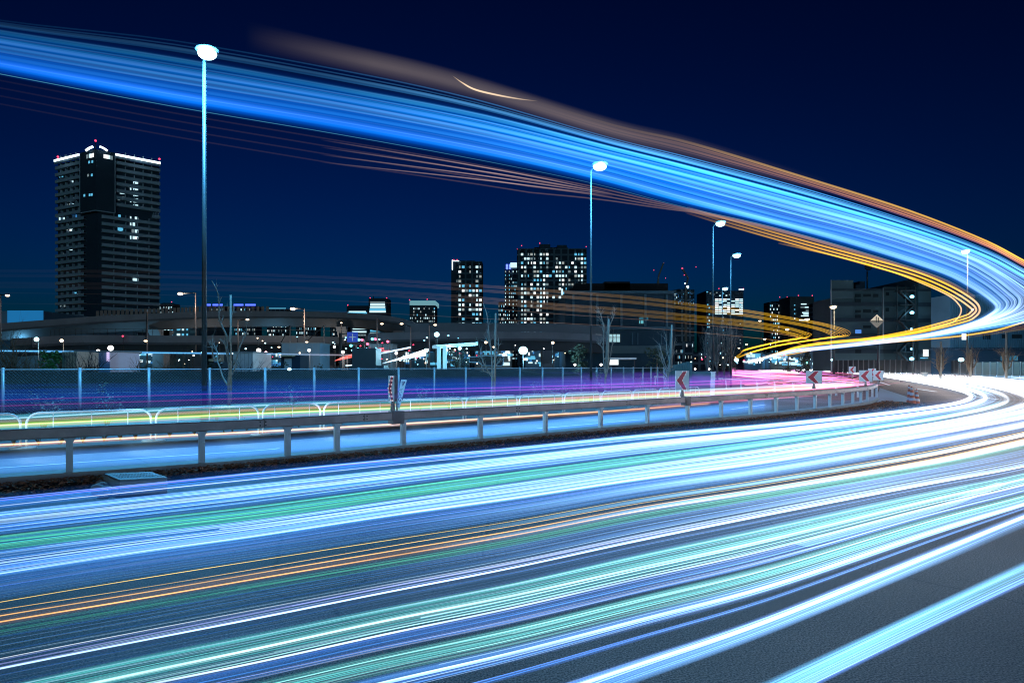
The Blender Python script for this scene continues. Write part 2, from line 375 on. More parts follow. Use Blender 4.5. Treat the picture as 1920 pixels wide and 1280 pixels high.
for a, b in zip(fp, fp[1:]):
    L = (b - a).length; t = (b - a) / L; mb = MB(); n = int((L + hgt) / CELL); dist = (a.y + b.y) / 2
    if dist > 48: continue
    rr = .0048 if dist < 30 else .0052
    off = Vector((t.y, -t.x, 0)) * .03
    for sgn in (1, -1):
        for k in range(n):
            u0 = k * CELL - hgt
            ua, ub = u0, u0 + hgt; za, zb = (z0, z1) if sgn > 0 else (z1, z0)
            ca, cb = max(ua, 0), min(ub, L)
            if cb - ca < .02: continue
            fa, fb = (ca - ua) / hgt, (cb - ua) / hgt
            pa = a + t * ca + Vector((0, 0, za + (zb - za) * fa)) + off; pb = a + t * cb + Vector((0, 0, za + (zb - za) * fb)) + off
            mb.tube([pa, pb], rr, 3, False, False)
    part('wire_mesh', mb, mat('fence_wire', (.15, .18, .20), .5, .3, .1, 3), fen)

# ------------------------------------------------------------------ white pipe barriers on the pavement
jx = [(-190, 856), (44, 840), (288, 826), (489, 814.5), (604, 806.5), (740, 797), (871, 788), (972, 780.5), (1057, 774), (1127, 768.5), (1186, 764), (1234, 760), (1275, 756.5), (1312, 753.5)]
base_me = None
ordw = ['cut by the left edge of the photo', 'with a long span right of the first tall lamp gap', 'in front of the tall lamp pole', 'short one, right of the tall lamp', 'just left of the first chevron board',
        'behind the first chevron board', 'right of the slanted white banner', 'in front of the forked bare sapling', 'between two bare saplings, right of the forked one', 'in front of the second tall lamp',
        'just beyond the second tall lamp', 'left of the second chevron board', 'behind the second chevron board']
ordw[1] = 'below the two leafy shrubs at the left'
for i, ((xa, ya), (xb, yb)) in enumerate(zip(jx, jx[1:])):
    A, B = G(xa, ya, .15), G(xb, yb, .15); t = (B - A).normalized(); A = A + t * .05; B = B - t * .05; L = (B - A).length
    pb = thing('pipe_barrier', 'white arched pipe barrier on the pavement, ' + ordw[i], 'barrier', (A + B) / 2, 'white pipe barriers along the pavement edge')
    h = .70; r = .22; pts = [A, A + Vector((0, 0, h - r))]
    for k in range(1, 7): a = k / 6 * math.pi / 2; pts.append(A + t * (r - r * math.cos(a)) + Vector((0, 0, h - r + r * math.sin(a))))
    q = []
    for k in range(1, 7): a = k / 6 * math.pi / 2; q.append(B - t * (r - r * math.sin(a)) + Vector((0, 0, h - r + r * math.cos(a))))
    pts += [B - t * r + Vector((0, 0, h))] + q + [B]
    part('hoop', MB().tube(pts, .026, 10), M_WHITE, pb)
    part('rail', MB().tube([A + Vector((0, 0, .22)), B + Vector((0, 0, .22))], .018, 8), M_WHITE, pb)
    for f in (.2, .5, .8):
        c = A.lerp(B, f); part('baluster', MB().tube([c + Vector((0, 0, .22)), c + Vector((0, 0, h - .005))], .010, 6), M_WHITE, pb)
    for c in (A, B): part('foot', MB().tube([c + Vector((0, 0, -.01)), c + Vector((0, 0, .025)), c + Vector((0, 0, .04))], [.20, .18, .08], 12), M_KERB, pb)

# ------------------------------------------------------------------ street lamps
def street_lamp(label, px, py_head, Y, ph_x, col=L_CYAN, watts=0, lc=(.08, .46, .95), base_z=.1, r=.10, big=1.0, group=None, arm=(.35, -.75), dark=False, spot=None):
    X = (px - CX) / F * Y; top = H - (py_head - HY) / F * Y
    t = thing('street_lamp', label, 'street lamp', (X, Y, base_z), group)
    part('pole', MB().tube([(X, Y, base_z), (X, Y, top - .12)], [r, r * .62], 12), M_POLE, t)
    part('base_collar', MB().tube([(X, Y, base_z), (X, Y, base_z + .5)], [r * 1.35, r * 1.3], 12), M_POLE, t)
    dx = (ph_x - px) / F * Y; hd = Vector((X + dx, Y + arm[1] * .4, top))
    part('arm', MB().tube([(X, Y, top - .14), (X + dx * .5, Y + arm[1] * .25, top + .02), hd + Vector((0, 0, .05))], [r * .6, r * .5, r * .4], 8), M_POLE, t)
    hh = MB(); hh.ell(hd + Vector((0, 0, .07 * big)), (.34 * big, .30 * big, .10 * big)); part('housing', hh, M_POLE, t)
    part('bowl', MB().ell(hd - Vector((0, 0, .04 * big)), (.27 * big, .24 * big, .17 * big)), col, t)
    if watts: lamp('lamp_light', hd + Vector((.1 * big, -.55 * big, -.42 * big)), lc, watts, t, .22, spot)
    return t
rg = 'tall street lamps along the pavement'
street_lamp('tallest street lamp, left of centre, grey pole with a dazzling cyan-white head', 383, 107, 20, 397, watts=26000, base_z=.15, r=.078, group=rg)
street_lamp('second tall street lamp, standing right of the pair of dark apartment towers', 1108, 314, 31.2, 1123, watts=13000, base_z=.15, r=.06, group=rg, big=1.15)
street_lamp('third tall street lamp, under the broad blue band, slim pole', 1337, 420, 43.6, 1348, watts=7000, r=.06, group=rg, big=1.1)
street_lamp('fourth street lamp, close right of the third one and lower', 1370, 479, 56, 1379, watts=5000, r=.07, group=rg, big=1.2)
street_lamp('small cyan street lamp between the third and fourth lamp, in front of the bright office', 1354, 541, 79, 1358, watts=3000, r=.07, group=rg, big=1.2)
wg = 'warm street lamps beyond the bend'
street_lamp('warm white street lamp under the curving blue band at the right', 1814, 472, 66, 1806, L_WARM, 4000, (1, .75, .5), 0, .11, 1.3, wg)
street_lamp('warm street lamp in front of the left edge of the grey factory', 1564, 575, 84, 1560, L_WARM, 2500, (1, .75, .5), 0, .12, 1.4, wg)
for px, py, Y, lb in ((1515, 598, 120, 'left of the factory lamp, over the yellow hooks'), (1478, 617, 150, 'beside the inner yellow hook'), (1436, 635, 190, 'short and far, left of the yellow hooks'),
                      (1402, 645, 230, 'tiny, above the far end of the pink streaks'), (1427, 601, 200, 'high behind the inner yellow streaks'), (1388, 652, 260, 'the farthest, just right of the bare poplars')):
    street_lamp('small warm street lamp, ' + lb, px, py, Y, px - 3, L_WARM, 0, base_z=0, r=.14, big=1.5, group=wg)

# low earth bank behind the fence
bk = [[], [], [], []]
for i, p in enumerate(fp[:21]):
    t = (fp[i + 1] - p).normalized(); n = Vector((-t.y, t.x, 0)); w = random.uniform(-.12, .05)
    for k, (o_, z_) in enumerate(((1.6, 0), (4.2, 1.25 + w), (6.5, 1.62 + w * .5), (16, 0))): q = p + n * o_; bk[k].append(Vector((q.x, q.y, z_ if i else z_)))
for r_ in bk: r_.insert(0, r_[0] + (r_[0] - r_[1]) * 6)
mb = MB()
for k in range(3): mb.sheet(bk[k], bk[k + 1])
struct(mb.build('embankment', mat('bank_soil', (.030, .026, .018), .95, 0, .6, .8, .5)))
# ------------------------------------------------------------------ chevron boards, banners, cones, concrete box
M_BOARD = mat('board_white', (.62, .66, .68), .4, 0, .04, 5)
M_BOARD_D = mat('board_edge', (.20, .16, .19), .5, 0, .1, 5)
L_STUD = emat('stud_led', (1, .75, .85), 1.2)
def chevron(label, px, py0, py1, Y, w, face, post=.25, studs=True, depth=.09, mir=False):
    """board facing direction angle 'face' (radians from -Y towards +X), arrow to the viewer's left"""
    top = P(px, py0, Y); bot = P(px, py1, Y); h = top.z - bot.z; c = (top + bot) / 2
    t = thing('chevron_board', label, 'road sign', (c.x, c.y, max(.0, bot.z - post)), 'red chevron boards of the bend')
    M = Matrix.Rotation(face, 3, 'Z'); k = lambda x, y, z: c + M @ Vector((x, y, z))
    mb = MB(); mb.box(c, (w, depth, h), M); b = part('board', mb, M_BOARD, t)
    part('edge_frame', MB().box(c + M @ Vector((w / 2 + .004, .006, 0)), (.008, depth + .01, h + .004), M), M_BOARD_D, t)
    y = -depth / 2 - .008; a = .30 * w; th = .27 * w; hh = h * .45
    pr = MB(); P0 = [(a * .55, hh), (a * .55 + th * .9, hh), (-a * .15 + th * .55, 0), (a * .55 + th * .9, -hh), (a * .55, -hh), (-a * .95, 0)]
    P0 = [(-.02 * w + x - .1 * w, z) for x, z in P0]
    for q in ([0, 1, 2, 5], [5, 2, 3, 4]): pr.prism([k(P0[i][0], y, P0[i][1]) for i in q], M @ Vector((0, .006, 0)))
    part('arrow', pr, M_RED, t)
    if studs:
        st = MB()
        for e0, e1 in ((0, 5), (5, 4), (1, 2), (2, 3)):
            for f in (.0, .33, .66, 1):
                x = P0[e0][0] + (P0[e1][0] - P0[e0][0]) * f; z = P0[e0][1] + (P0[e1][1] - P0[e0][1]) * f
                st.ell(k(x + (.02 if e0 in (1, 2) else -.02) * w, y - .004, z * 1.03), (.011, .006, .011), 6, 4)
        part('studs', st, L_STUD, t)
    part('stem', MB().tube([c + Vector((0, 0, -h / 2)), (c.x, c.y, max(0, bot.z - post))], .035, 10), M_GALV, t)
    part('bracket', MB().prism([k(-.07, .03, -h / 2 - post * .95), k(.07, .03, -h / 2 - post * .95), k(.03, .03, -h / 2), k(-.03, .03, -h / 2)], M @ Vector((0, -.05, 0))), M_GALV, t)
    return t
pa, ta = at(s_of_px(744)); pb_, tb = at(s_of_px(1286))
chevron('red chevron board seen nearly edge-on above the guard rail, beside the slanted banner', 736, 704, 752, pa.y + .05, .28, R(-54), .20, depth=.06)
chevron('large red and purple chevron board above the guard rail right of centre', 1279, 695, 731, pb_.y + .05, .40, R(-6), .20)
yb = at(s_of_px(1526))[0].y; chevron('red and violet chevron board in front of the pink streaks', 1526, 695, 719, yb + .05, .55, R(-16), .20)
ye = 33.2
chevron('bigger of the two red chevron boards at the rounded end of the guard rail', 1623, 694, 715.5, ye, .56, R(-14), .2)
chevron('rightmost red chevron board at the end of the guard rail', 1647, 694.5, 712.5, 37, .48, R(-8), .3)
chevron('smallest red chevron board, alone against the white streak', 1598, 686.8, 699.5, 52, .46, R(-4), .45, depth=.12)
chevron('red chevron board half hidden behind two larger ones', 1635, 690.6, 705, 44, .46, R(-2), .4)
# slanted white banner with printed triangle and characters
def banner():
    Y = pa.y + .55; t = thing('leaning_banner', 'narrow white banner leaning to the right behind the guard rail, printed with a triangle', 'banner', P(745, 782, Y))
    tl, trr, br, bl = (P(752, 711.5, Y), P(763, 711.5, Y), P(748.5, 768, Y), P(743.5, 760, Y))
    bm_ = bpy.data.materials.new('banner_cloth'); bm_.use_nodes = True; n_ = bm_.node_tree; n_.nodes.clear(); df = n_.nodes.new('ShaderNodeBsdfDiffuse'); tl_ = n_.nodes.new('ShaderNodeBsdfTranslucent'); mx_ = n_.nodes.new('ShaderNodeMixShader'); o_ = n_.nodes.new('ShaderNodeOutputMaterial')
    df.inputs[0].default_value = (.85, .86, .88, 1); tl_.inputs[0].default_value = (.95, .95, .97, 1); mx_.inputs[0].default_value = .75; n_.links.new(df.outputs[0], mx_.inputs[1]); n_.links.new(tl_.outputs[0], mx_.inputs[2]); n_.links.new(mx_.outputs[0], o_.inputs[0])
    part('cloth', MB().prism([tl, trr, br, bl], (0, .003, 0)), bm_, t)
    e = MB(); f = Vector((0, -.006, 0))
    cx, cy_ = P(757.2, 716, Y), 0
    def seg(a, b, w=.012): e.bar(P(a[0], a[1], Y) + f, P(b[0], b[1], Y) + f, .004, w)
    T = [(753.5, 715.5), (759.3, 715.5), (755, 723.2)]
    for a, b in zip(T, T[1:] + T[:1]): seg(a, b)
    T = [(755, 717.2), (757.4, 717.2), (755.3, 720.4)]
    for a, b in zip(T, T[1:] + T[:1]): seg(a, b, .007)
    for (x, y) in ((754, 729), (753.2, 731.5), (751.8, 729.5), (752.5, 735), (749.6, 736), (750.2, 731)): seg((x - .6, y), (x + .6, y + .3), .012)
    part('print', e, mat('print_violet', (.10, .03, .20), .6, 0, 0), t)
    def txt(s, x, y, size, rot):
        c = bpy.data.curves.new('letters', 'FONT'); c.body = s; c.size = size; c.extrude = .002; c.align_x = 'CENTER'; c.align_y = 'CENTER'
        tmp = bpy.data.objects.new('tmp', c); COL.objects.link(tmp); dg = bpy.context.evaluated_depsgraph_get()
        me = bpy.data.meshes.new_from_object(tmp.evaluated_get(dg)); bpy.data.objects.remove(tmp)
        me.materials.clear(); me.materials.append(MATS['print_violet'])
        o = obj('lettering', me, t); q = P(x, y, Y) + f; o.matrix_parent_inverse = t.matrix_basis.inverted(); o.location = q; o.rotation_euler = (R(90), R(rot), 0)
    txt('SG', 749.2, 745.5, .13, 68); txt('1', 745.4, 758, .08, 72)
    part('stem', MB().tube([P(743.8, 752, Y) + Vector((0, .02, 0)), P(744, 785, Y) + Vector((0, .02, 0))], .02, 8), M_GALV, t)
banner()
Y = 34; t = thing('white_marker_post', 'flat white marker post with grey stains right of the large chevron board', 'marker', G(1337, 748))
part('blade', MB().prism([P(1333.5, 699.5, Y), P(1341.5, 698.5, Y), P(1339.5, 741, Y), P(1332, 741, Y)], (0, .05, 0)), mat('marker_white', (.75, .77, .78), .5, 0, .35, 5), t)
part('cap', MB().prism([P(1332.4, 696.9, Y), P(1342.8, 696.9, Y), P(1341.2, 698.4, Y), P(1333.6, 699.4, Y)], (0, .06, 0)), M_WHITE, t)
part('foot', MB().tube([P(1336, 741, Y) + Vector((0, .03, 0)), (P(1336, 741, Y).x, Y + .03, 0)], [.07, .12], 10), M_DARK, t)
# traffic cones at the tip of the gravel
M_CO = mat('cone_orange', (.45, .10, .05), .5, 0, .1, 6); M_CW = mat('cone_white', (.40, .42, .48), .4, 0, .08, 6)
def cone(label, px, py, h, lean):
    p = G(px, py, .05); t = thing('traffic_cone', label, 'traffic cone', p, 'striped traffic cones on the gravel')
    top = p + Vector((lean[0], lean[1], h)); r0, r1 = .16, .035
    part('base', MB().prism([p + Vector((math.cos(a) * .27, math.sin(a) * .27, 0)) for a in [k * math.pi / 4 + .39 for k in range(8)]], (0, 0, .04)), mat('cone_base', (.30, .06, .05), .6, 0, .1), t)
    for k in range(6):
        a, b = k / 6, (k + 1) / 6
        mb = MB(); mb.tube([p.lerp(top, a) + Vector((0, 0, .04 * (1 - a))), p.lerp(top, b) + Vector((0, 0, .04 * (1 - b)))], [r0 + (r1 - r0) * a, r0 + (r1 - r0) * b], 14, k == 5); part('band', mb, M_CO if k % 2 == 0 else M_CW, t)
    part('tip', MB().ell(top, (.045, .045, .05), 8, 5), M_CO, t)
cone('left cone of three, tall and white striped, at the tip of the gravel', 1706.5, 756, .82, (-.05, 0))
cone('middle cone of three, most orange, at the tip of the gravel', 1711, 757, .78, (-.04, 0))
cone('right cone of three, standing slightly apart on the gravel', 1718, 757, .66, (.02, 0))
# concrete drain box with a metal lid in the leaf strip
t = thing('drain_box', 'pale concrete drain box with a grey steel lid in the leaf strip at lower left', 'drain box', G(245, 905))
A, B, C, D = G(194, 886.5, .22), G(283, 883.5, .22), G(314, 894, .22), G(225, 899, .22)
fw = (G(235, 925, .0) - G(225, 899, .22)); 
mb = MB(); mb.prism([Vector((q.x, q.y, .0)) for q in (A, B, C, D)], (0, 0, .19)); part('box', mb, M_KERB, t)
mb = MB(); mb.prism([q + Vector((0, 0, -.024)) for q in (A, B, C, D)], (0, 0, .022)); lid = part('lid', mb, mat('lid_steel', (.20, .25, .26), .5, .3, .25, 20), t)
rb = MB()
for k in range(2, 17):
    f = k / 18; a = A.lerp(B, f).lerp(D.lerp(C, f), .22); b = A.lerp(B, f).lerp(D.lerp(C, f), .78); rb.bar(a + Vector((0, 0, .002)), b + Vector((0, 0, .002)), .012, .006)
rb.build('tread_ribs', mat('lid_rib', (.42, .46, .47), .5, .3, .1), lid)
mb = MB(); q0 = Vector((A.x, A.y, 0)); q1 = Vector((D.x, D.y, 0))
for k in range(14):
    f = k / 13; b = q0.lerp(q1, f); s = random.uniform(.05, .11)
    mb.ell((b.x - random.uniform(.03, .16), b.y - random.uniform(.0, .14), s * .5), (s, s * .8, s * .9), 6, 4)
part('mortar', mb, M_KERB, t)

# ------------------------------------------------------------------ saplings with stakes, shrubs, bare trees
def branch(mb, p, d, L, r, depth, rnd, kink=.18, twig=2, up=.25):
    pts = [p]; rs = [r]; n = 5; q = Vector(p); dd = Vector(d).normalized()
    for i in range(n):
        dd = (dd + Vector((rnd.gauss(0, kink), rnd.gauss(0, kink), rnd.gauss(0, kink) + up * .15))).normalized(); q = q + dd * L / n
        pts.append(q.copy()); rs.append(r * (1 - .75 * (i + 1) / n))
    mb.tube(pts, rs, 5 if depth > 0 else 4, False)
    if depth > 0:
        for _ in range(twig + rnd.randint(0, 1)):
            i = rnd.randint(1, n - 1); a = pts[i]; nd = (dd + Vector((rnd.gauss(0, .6), rnd.gauss(0, .6), rnd.gauss(.1, .35)))).normalized()
            branch(mb, a, nd, L * rnd.uniform(.45, .7), rs[i] * .7, depth - 1, rnd, kink, twig, up)
def sapling(label, px, Y, polys, stake=None, seed=1, base_z=.12, rpx=3.0, twigs=True, group='bare staked saplings along the pavement', trunk=None, m=None, brace=True):
    """polys: limbs given as photo polylines in the plane at distance Y, each pushed in depth a little"""
    rnd = random.Random(seed); X = (px - CX) / F * Y; m = m or M_BARK
    t = thing('bare_sapling', label, 'tree', (X, Y, base_z), group); k = Y / F
    for li, pl in enumerate(polys):
        n = len(pl); pts = []; dirn = rnd.uniform(-.5, .5)
        for i, (x, y) in enumerate(pl): pts.append(P(x, y, Y) + Vector((0, dirn * i * k * 9 if li else 0, 0)))
        N = max(8, n * 4); c = [Vector(q) for q in cr([tuple(q) for q in pts], N)]
        r0 = rpx * k * (1 if li == 0 else .62); rr = [r0 * (1 - .78 * i / (N - 1)) for i in range(N)]
        mb = MB(); mb.tube(c, rr, 7, False)
        if twigs:
            for _ in range(5 if li == 0 else 7):
                i = rnd.randint(N // 3, N - 2); d = (c[i] - c[i - 1]).normalized() + Vector((rnd.gauss(0, .7), rnd.gauss(0, .7), .3))
                branch(mb, c[i], d, rnd.uniform(9, 24) * k, rr[i] * .6, 1, rnd)
        part('trunk' if li == 0 else 'branch', mb, m, t)
    if stake:
        x0, y0, x1, y1 = stake; part('stake', MB().tube([P(x0, y0, Y - .12), P(x1, y1, Y - .12)], [1.9 * k, 1.7 * k], 8), M_STAKE, t)
    if brace:
        b = Vector((X, Y, base_z)); w = .42
        for s in (-1, 1): part('brace_post', MB().tube([b + Vector((s * w * .7, -.1, 0)), b + Vector((s * w * .7, -.1, .42))], .045, 8), M_STAKE, t)
        part('brace_bar', MB().tube([b + Vector((-w, -.17, .36)), b + Vector((w, -.17, .36))], .04, 8), M_STAKE, t)
    return t
sapling('forked bare sapling with a stake, cyan lit, right of the tallest street lamp', 430, 18.6,
        [[(429.5, 775), (429.5, 742), (429, 715), (431, 690), (428, 668), (424, 640), (425, 630), (412, 601), (411, 580), (410, 560), (407, 545), (397, 526)],
         [(428, 724), (416, 707), (409, 690), (402, 677), (400, 662), (396, 655), (387, 641)], [(402, 677), (398, 655), (398, 628)],
         [(430, 690), (428, 670), (424, 645), (416, 636)], [(437, 685), (445, 668), (450, 650), (458, 634), (462, 622), (461, 600)], [(431, 640), (434, 600), (436, 590), (439, 581)], [(432, 705), (443, 690), (448, 680)]],
        (433.5, 752, 432.5, 553), 3, rpx=3.0)
sapling('slender bare sapling with a tall stake in front of the flyover, left of the floodlight', 925, 23.5,
        [[(922, 752), (923, 715), (923, 690), (921, 660), (917, 625), (913, 590), (906, 568)], [(922, 706), (912, 690), (905, 675), (900, 650), (893, 632)], [(922, 700), (906, 694), (903, 680)],
         [(921, 655), (917, 640), (913, 630)], [(924, 680), (932, 664), (935, 640), (932, 627)], [(926, 690), (940, 672)]],
        (927, 752, 929.5, 587), 5, rpx=2.6)
sapling('bare sapling with upright forks beside the second tall lamp, before the lit windows', 1137, 28.5,
        [[(1135, 742), (1135, 715), (1136, 690), (1137, 660), (1139, 620), (1140, 592)], [(1136, 705), (1140, 690), (1146, 655), (1150, 630)], [(1134, 700), (1131, 660), (1132, 612), (1128, 603), (1119, 594)],
         [(1138, 640), (1143, 612), (1150, 595), (1153, 576)], [(1133, 660), (1128, 650), (1117, 642)], [(1132, 612), (1126, 590), (1123, 585)]], (1140, 690, 1141.5, 598), 8, rpx=2.4)
sapling('bushy bare sapling left of the large chevron board', 1255, 34,
        [[(1252, 733), (1253, 700), (1257, 660), (1259, 610)], [(1253, 705), (1246, 690), (1240, 675), (1236, 650)], [(1255, 690), (1262, 665), (1265, 640)], [(1253, 700), (1244, 670), (1238, 643)],
         [(1256, 680), (1251, 655), (1250, 625)], [(1252, 712), (1245, 702), (1238, 699)]], (1259, 690, 1259.5, 609), 9, rpx=2.3)
rr_ = random.Random(4)
for i, (x, top, Y, lb) in enumerate(((1326, 618, 52, 'leftmost of the slim bare poplars'), (1345, 612, 54, 'slim bare poplar just left of the small cyan lamp'), (1358, 600, 56, 'middle bare poplar behind the small cyan lamp'), (1371, 606, 58, 'tallest pale bare poplar beside the pink streaks'), (1336, 632, 60, 'short bare poplar in the middle of the row'))):
    limbs = [[(x, 722), (x, 690), (x + rr_.uniform(-2, 2), 650), (x + rr_.uniform(-3, 3), top)]]
    for k in range(9):
        y0 = rr_.uniform(650, 706); d = rr_.uniform(-9, 9); limbs.append([(x, y0), (x + d * .6, y0 - 14), (x + d * .9, y0 - 32), (x + d, max(top, y0 - rr_.uniform(40, 70)))])
    sapling('' + lb, x, Y, limbs, None, 20 + i, rpx=2.0, group='bare poplars right of centre', brace=False, m=mat('poplar_bark', (.085, .09, .085), .85, 0, .3, 30))
for i, (x, top, Y, lb) in enumerate(((1763, 640, 62, 'warm lit bare sapling right of the factory stairs'), (1819, 655, 64, 'bare sapling behind the warm lamp at the right'), (1886, 622, 58, 'warm lit bare sapling with a thick stake near the right edge'))):
    limbs = [[(x, 716), (x, 700), (x - .5, 690), (x, 680)]]
    for k in range(7):
        d = (k - 3) * 3.2 + rr_.uniform(-1, 1); limbs.append([(x, 700 - k), (x + d * .8, 686), (x + d, 672), (x + d * 1.2, rr_.uniform(650, 664))])
    sapling(lb, x, Y, limbs, (x + 1, 716, x + 1, top), 40 + i, rpx=2.3, group='bare saplings beyond the bend', base_z=0, m=M_TWIG, brace=False)
def shrub(label, px, py, h, w, z=.15, seed=0, n=260, group='small leafy shrubs before the fence', m=None, Y=None, ls=.05):
    rnd = random.Random(seed); p = G(px, py, z) if Y is None else Vector(((px - CX) / F * Y, Y, z)); t = thing('leafy_shrub', label, 'shrub', p, group)
    st = MB(); lf = MB(); tips = []
    for k in range(7):
        a = rnd.uniform(0, 6.3); d = Vector((math.cos(a) * w * rnd.uniform(.1, .55), math.sin(a) * w * .4 * rnd.random(), h * rnd.uniform(.55, 1)))
        pts = [p, p + d * .45 + Vector((0, 0, h * .06)), p + d]; st.tube(pts, [.012, .008, .004], 4, False); tips.append((p + d * .45, p + d))
    for k in range(n):
        a, b = rnd.choice(tips); c = a.lerp(b, rnd.random() ** .6 * 1.05) + Vector((rnd.gauss(0, w * .09), rnd.gauss(0, w * .08), rnd.gauss(0, h * .05))); s = rnd.uniform(.5, 1) * ls
        M = Matrix.Rotation(rnd.uniform(0, 6.3), 3, 'Z') @ Matrix.Rotation(rnd.uniform(-1.1, 1.1), 3, 'X')
        lf.add([c + M @ Vector(q) for q in ((-s, 0, 0), (0, -s * .4, .2 * s), (s, 0, 0), (0, s * .4, .2 * s))], [(0, 1, 2, 3)])
    part('stem', st, M_TWIG, t); part('foliage', lf, m or M_LEAF, t)
shrub('broad leafy shrub behind the white pipe barrier at far left', 80, 812, 1.15, 1.0, seed=1)
shrub('narrow leafy shrub, second from the left, before the fence', 200, 806, 1.25, .7, seed=2)
shrub('leafy shrub right of the forked sapling', 548, 786, 1.05, .9, seed=3)
shrub('leafy shrub right of the slanted banner', 788, 774, .95, .8, seed=4)
shrub('sparse little shrub left of the slender sapling', 843, 772, .7, .7, seed=5, n=140)
for i, (x, y, hh, lb) in enumerate(((1010, 757, 1.0, 'just right of the slender sapling'), (1042, 756, .9, 'fluffy one, second past the slender sapling'), (1083, 752, .9, 'at the foot of the second tall lamp'), (1112, 748, 1.4, 'brownish one right at the second lamp pole'), (1205, 744, 1.1, 'left of the large chevron board'))):
    shrub('small pale shrub ' + lb, x, y, hh, 1.0, seed=10 + i, n=200, ls=.06)
for i, (x, y) in enumerate(((26, 838), (73, 836), (115, 834), (155, 832), (195, 829), (226, 827), (254, 826), (318, 821), (365, 817), (420, 813), (435, 812), (462, 810), (560, 803), (640, 799), (1010, 775), (1090, 770))):
    shrub('low dry weed tuft by the far kerb, number of leaves few', x, y - 3, .30, .35, seed=60 + i, n=46, group='dry weed tufts along the far kerb', m=M_TWIG, ls=.04)
for o in [o for o in COL.objects if o.name.startswith('leafy_shrub') and o.get('group', '').startswith('dry weed')]:
    o['label'] = 'low dry brown weed tuft along the top of the far kerb'; o['category'] = 'weed'; o.name = 'weed_tuft'

def bare_tree(label, px, pyb, pyt, Y, seed, m=M_TWIG, spread=.5, group='bare trees beyond the fence', nb=9):
    rnd = random.Random(seed); b = Vector(((px - CX) / F * Y, Y, 0)); top = P(px, pyt, Y); h = top.z
    t = thing('bare_tree', label, 'tree', b, group); tr = MB(); tr.tube([b, b + Vector((0, 0, h * .18)), b + Vector((rnd.gauss(0, .1), 0, h * .4))], [h * .03, h * .022, h * .012], 7); part('trunk', tr, m, t)
    mb = MB()
    for k in range(nb):
        a = rnd.uniform(0, 6.3); s = rnd.uniform(.2, 1) * spread
        branch(mb, b + Vector((0, 0, h * rnd.uniform(.12, .36))), Vector((math.cos(a) * s, math.sin(a) * s, rnd.uniform(.5, 1))), h * rnd.uniform(.5, .75), h * .011, 2, rnd, .13, 3)
    part('crown', mb, m, t)
bare_tree('large dark bare tree at the left edge behind the fence', 24, 700, 617, 42, 2, spread=.9, nb=12)
bare_tree('brown bushy bare tree between the dark tree and the green evergreen', 52, 700, 655, 36, 3, spread=.9, nb=14)
bare_tree('bare tree in front of the pale blue shed', 163, 700, 648, 36, 5, M_DARK, spread=.8)
bare_tree('brown bare tree left of the tallest lamp', 305, 700, 662, 38, 6, spread=1, nb=14)
bare_tree('brown bare thicket tree beside the tallest lamp', 345, 700, 662, 40, 7, spread=1.1, nb=14)
bare_tree('small dark bare tree in front of the white shed', 458, 700, 660, 40, 8, M_DARK, spread=.7)
bare_tree('bare tree behind the container, right of the pale shed', 262, 700, 664, 44, 9, spread=1)
def evergreen(label, px, pyt, pyb, Y, wpx, seed, n=900, m=None, group='dark evergreens beyond the fence', name='evergreen_tree'):
    rnd = random.Random(seed); b = Vector(((px - CX) / F * Y, Y, 0)); h = P(px, pyt, Y).z; w = wpx / F * Y
    t = thing(name, label, 'tree', b, group); part('trunk', MB().tube([b, b + Vector((0, 0, h * .6))], [h * .035, h * .015], 7), M_TWIG, t)
    lf = MB(); cl_ = [(b + Vector((rnd.gauss(0, w * .24), rnd.gauss(0, w * .2), h * rnd.uniform(.25, .85))), rnd.uniform(.12, .26) * max(w, h * .5)) for _ in range(14)]
    for k in range(n):
        c, r = rnd.choice(cl_); d = Vector((rnd.gauss(0, 1), rnd.gauss(0, 1), rnd.gauss(0, 1))).normalized(); q = c + d * r * rnd.uniform(.6, 1.05); q.z = min(max(q.z, .2), h)
        s = rnd.uniform(.5, 1.2) * h * .035
        M = Matrix.Rotation(rnd.uniform(0, 6.3), 3, 'Z') @ Matrix.Rotation(rnd.uniform(-1.3, 1.3), 3, 'X')
        lf.add([q + M @ Vector(v) for v in ((-s, 0, 0), (0, -s * .6, .2 * s), (s, 0, 0), (0, s * .6, .2 * s))], [(0, 1, 2, 3)])
    part('crown', lf, m or M_EVER, t)
evergreen('round green lit evergreen left of the cream container', 92, 648, 700, 44, 34, 1, 1100, mat('leaf_painted_green_lit', (.05, .22, .06), .6, 0, .5, 3))  # brighter green leaf colour stands in for light on this tree
evergreen('dark evergreen behind the cream container', 128, 640, 700, 70, 40, 2, 700)
evergreen('dark evergreen before the white building, left of the second lamp', 575, 640, 690, 90, 26, 3, 700)
evergreen('dark speckled evergreen beside the floodlit gateway', 858, 650, 690, 80, 40, 4, 900, mat('evergreen_painted_lit', (.09, .14, .13), .6, 0, .6, 2))  # paler leaf colour paints in the light on this crown
evergreen('black evergreen in front of the dark hall, left of the second tall lamp', 1085, 640, 690, 70, 36, 5, 900)
evergreen('dark evergreen in front of the dark hall, right of its lit windows', 1232, 645, 690, 80, 40, 6, 900)
evergreen('big dark evergreen below the yellow hooks, left of the factory', 1512, 655, 700, 95, 34, 7, 900)
evergreen('small round dark evergreen at the foot of the yellow hooks', 1477, 674, 700, 120, 12, 8, 350)
for i, (x, y, w, lb) in enumerate(((165, 690, 26, 'under the bare tree before the shed'), (285, 688, 40, 'left of the tallest lamp'), (520, 684, 40, 'right of the white shed'), (590, 684, 60, 'below the distant signals'), (395, 686, 24, 'behind the tallest lamp'), (30, 686, 40, 'at the left edge'))):
    evergreen('low dark hedge bush above the fence ' + lb, x, y - 12, 700, 42, w, 70 + i, 420, group='hedge bushes above the fence', name='hedge_bush')
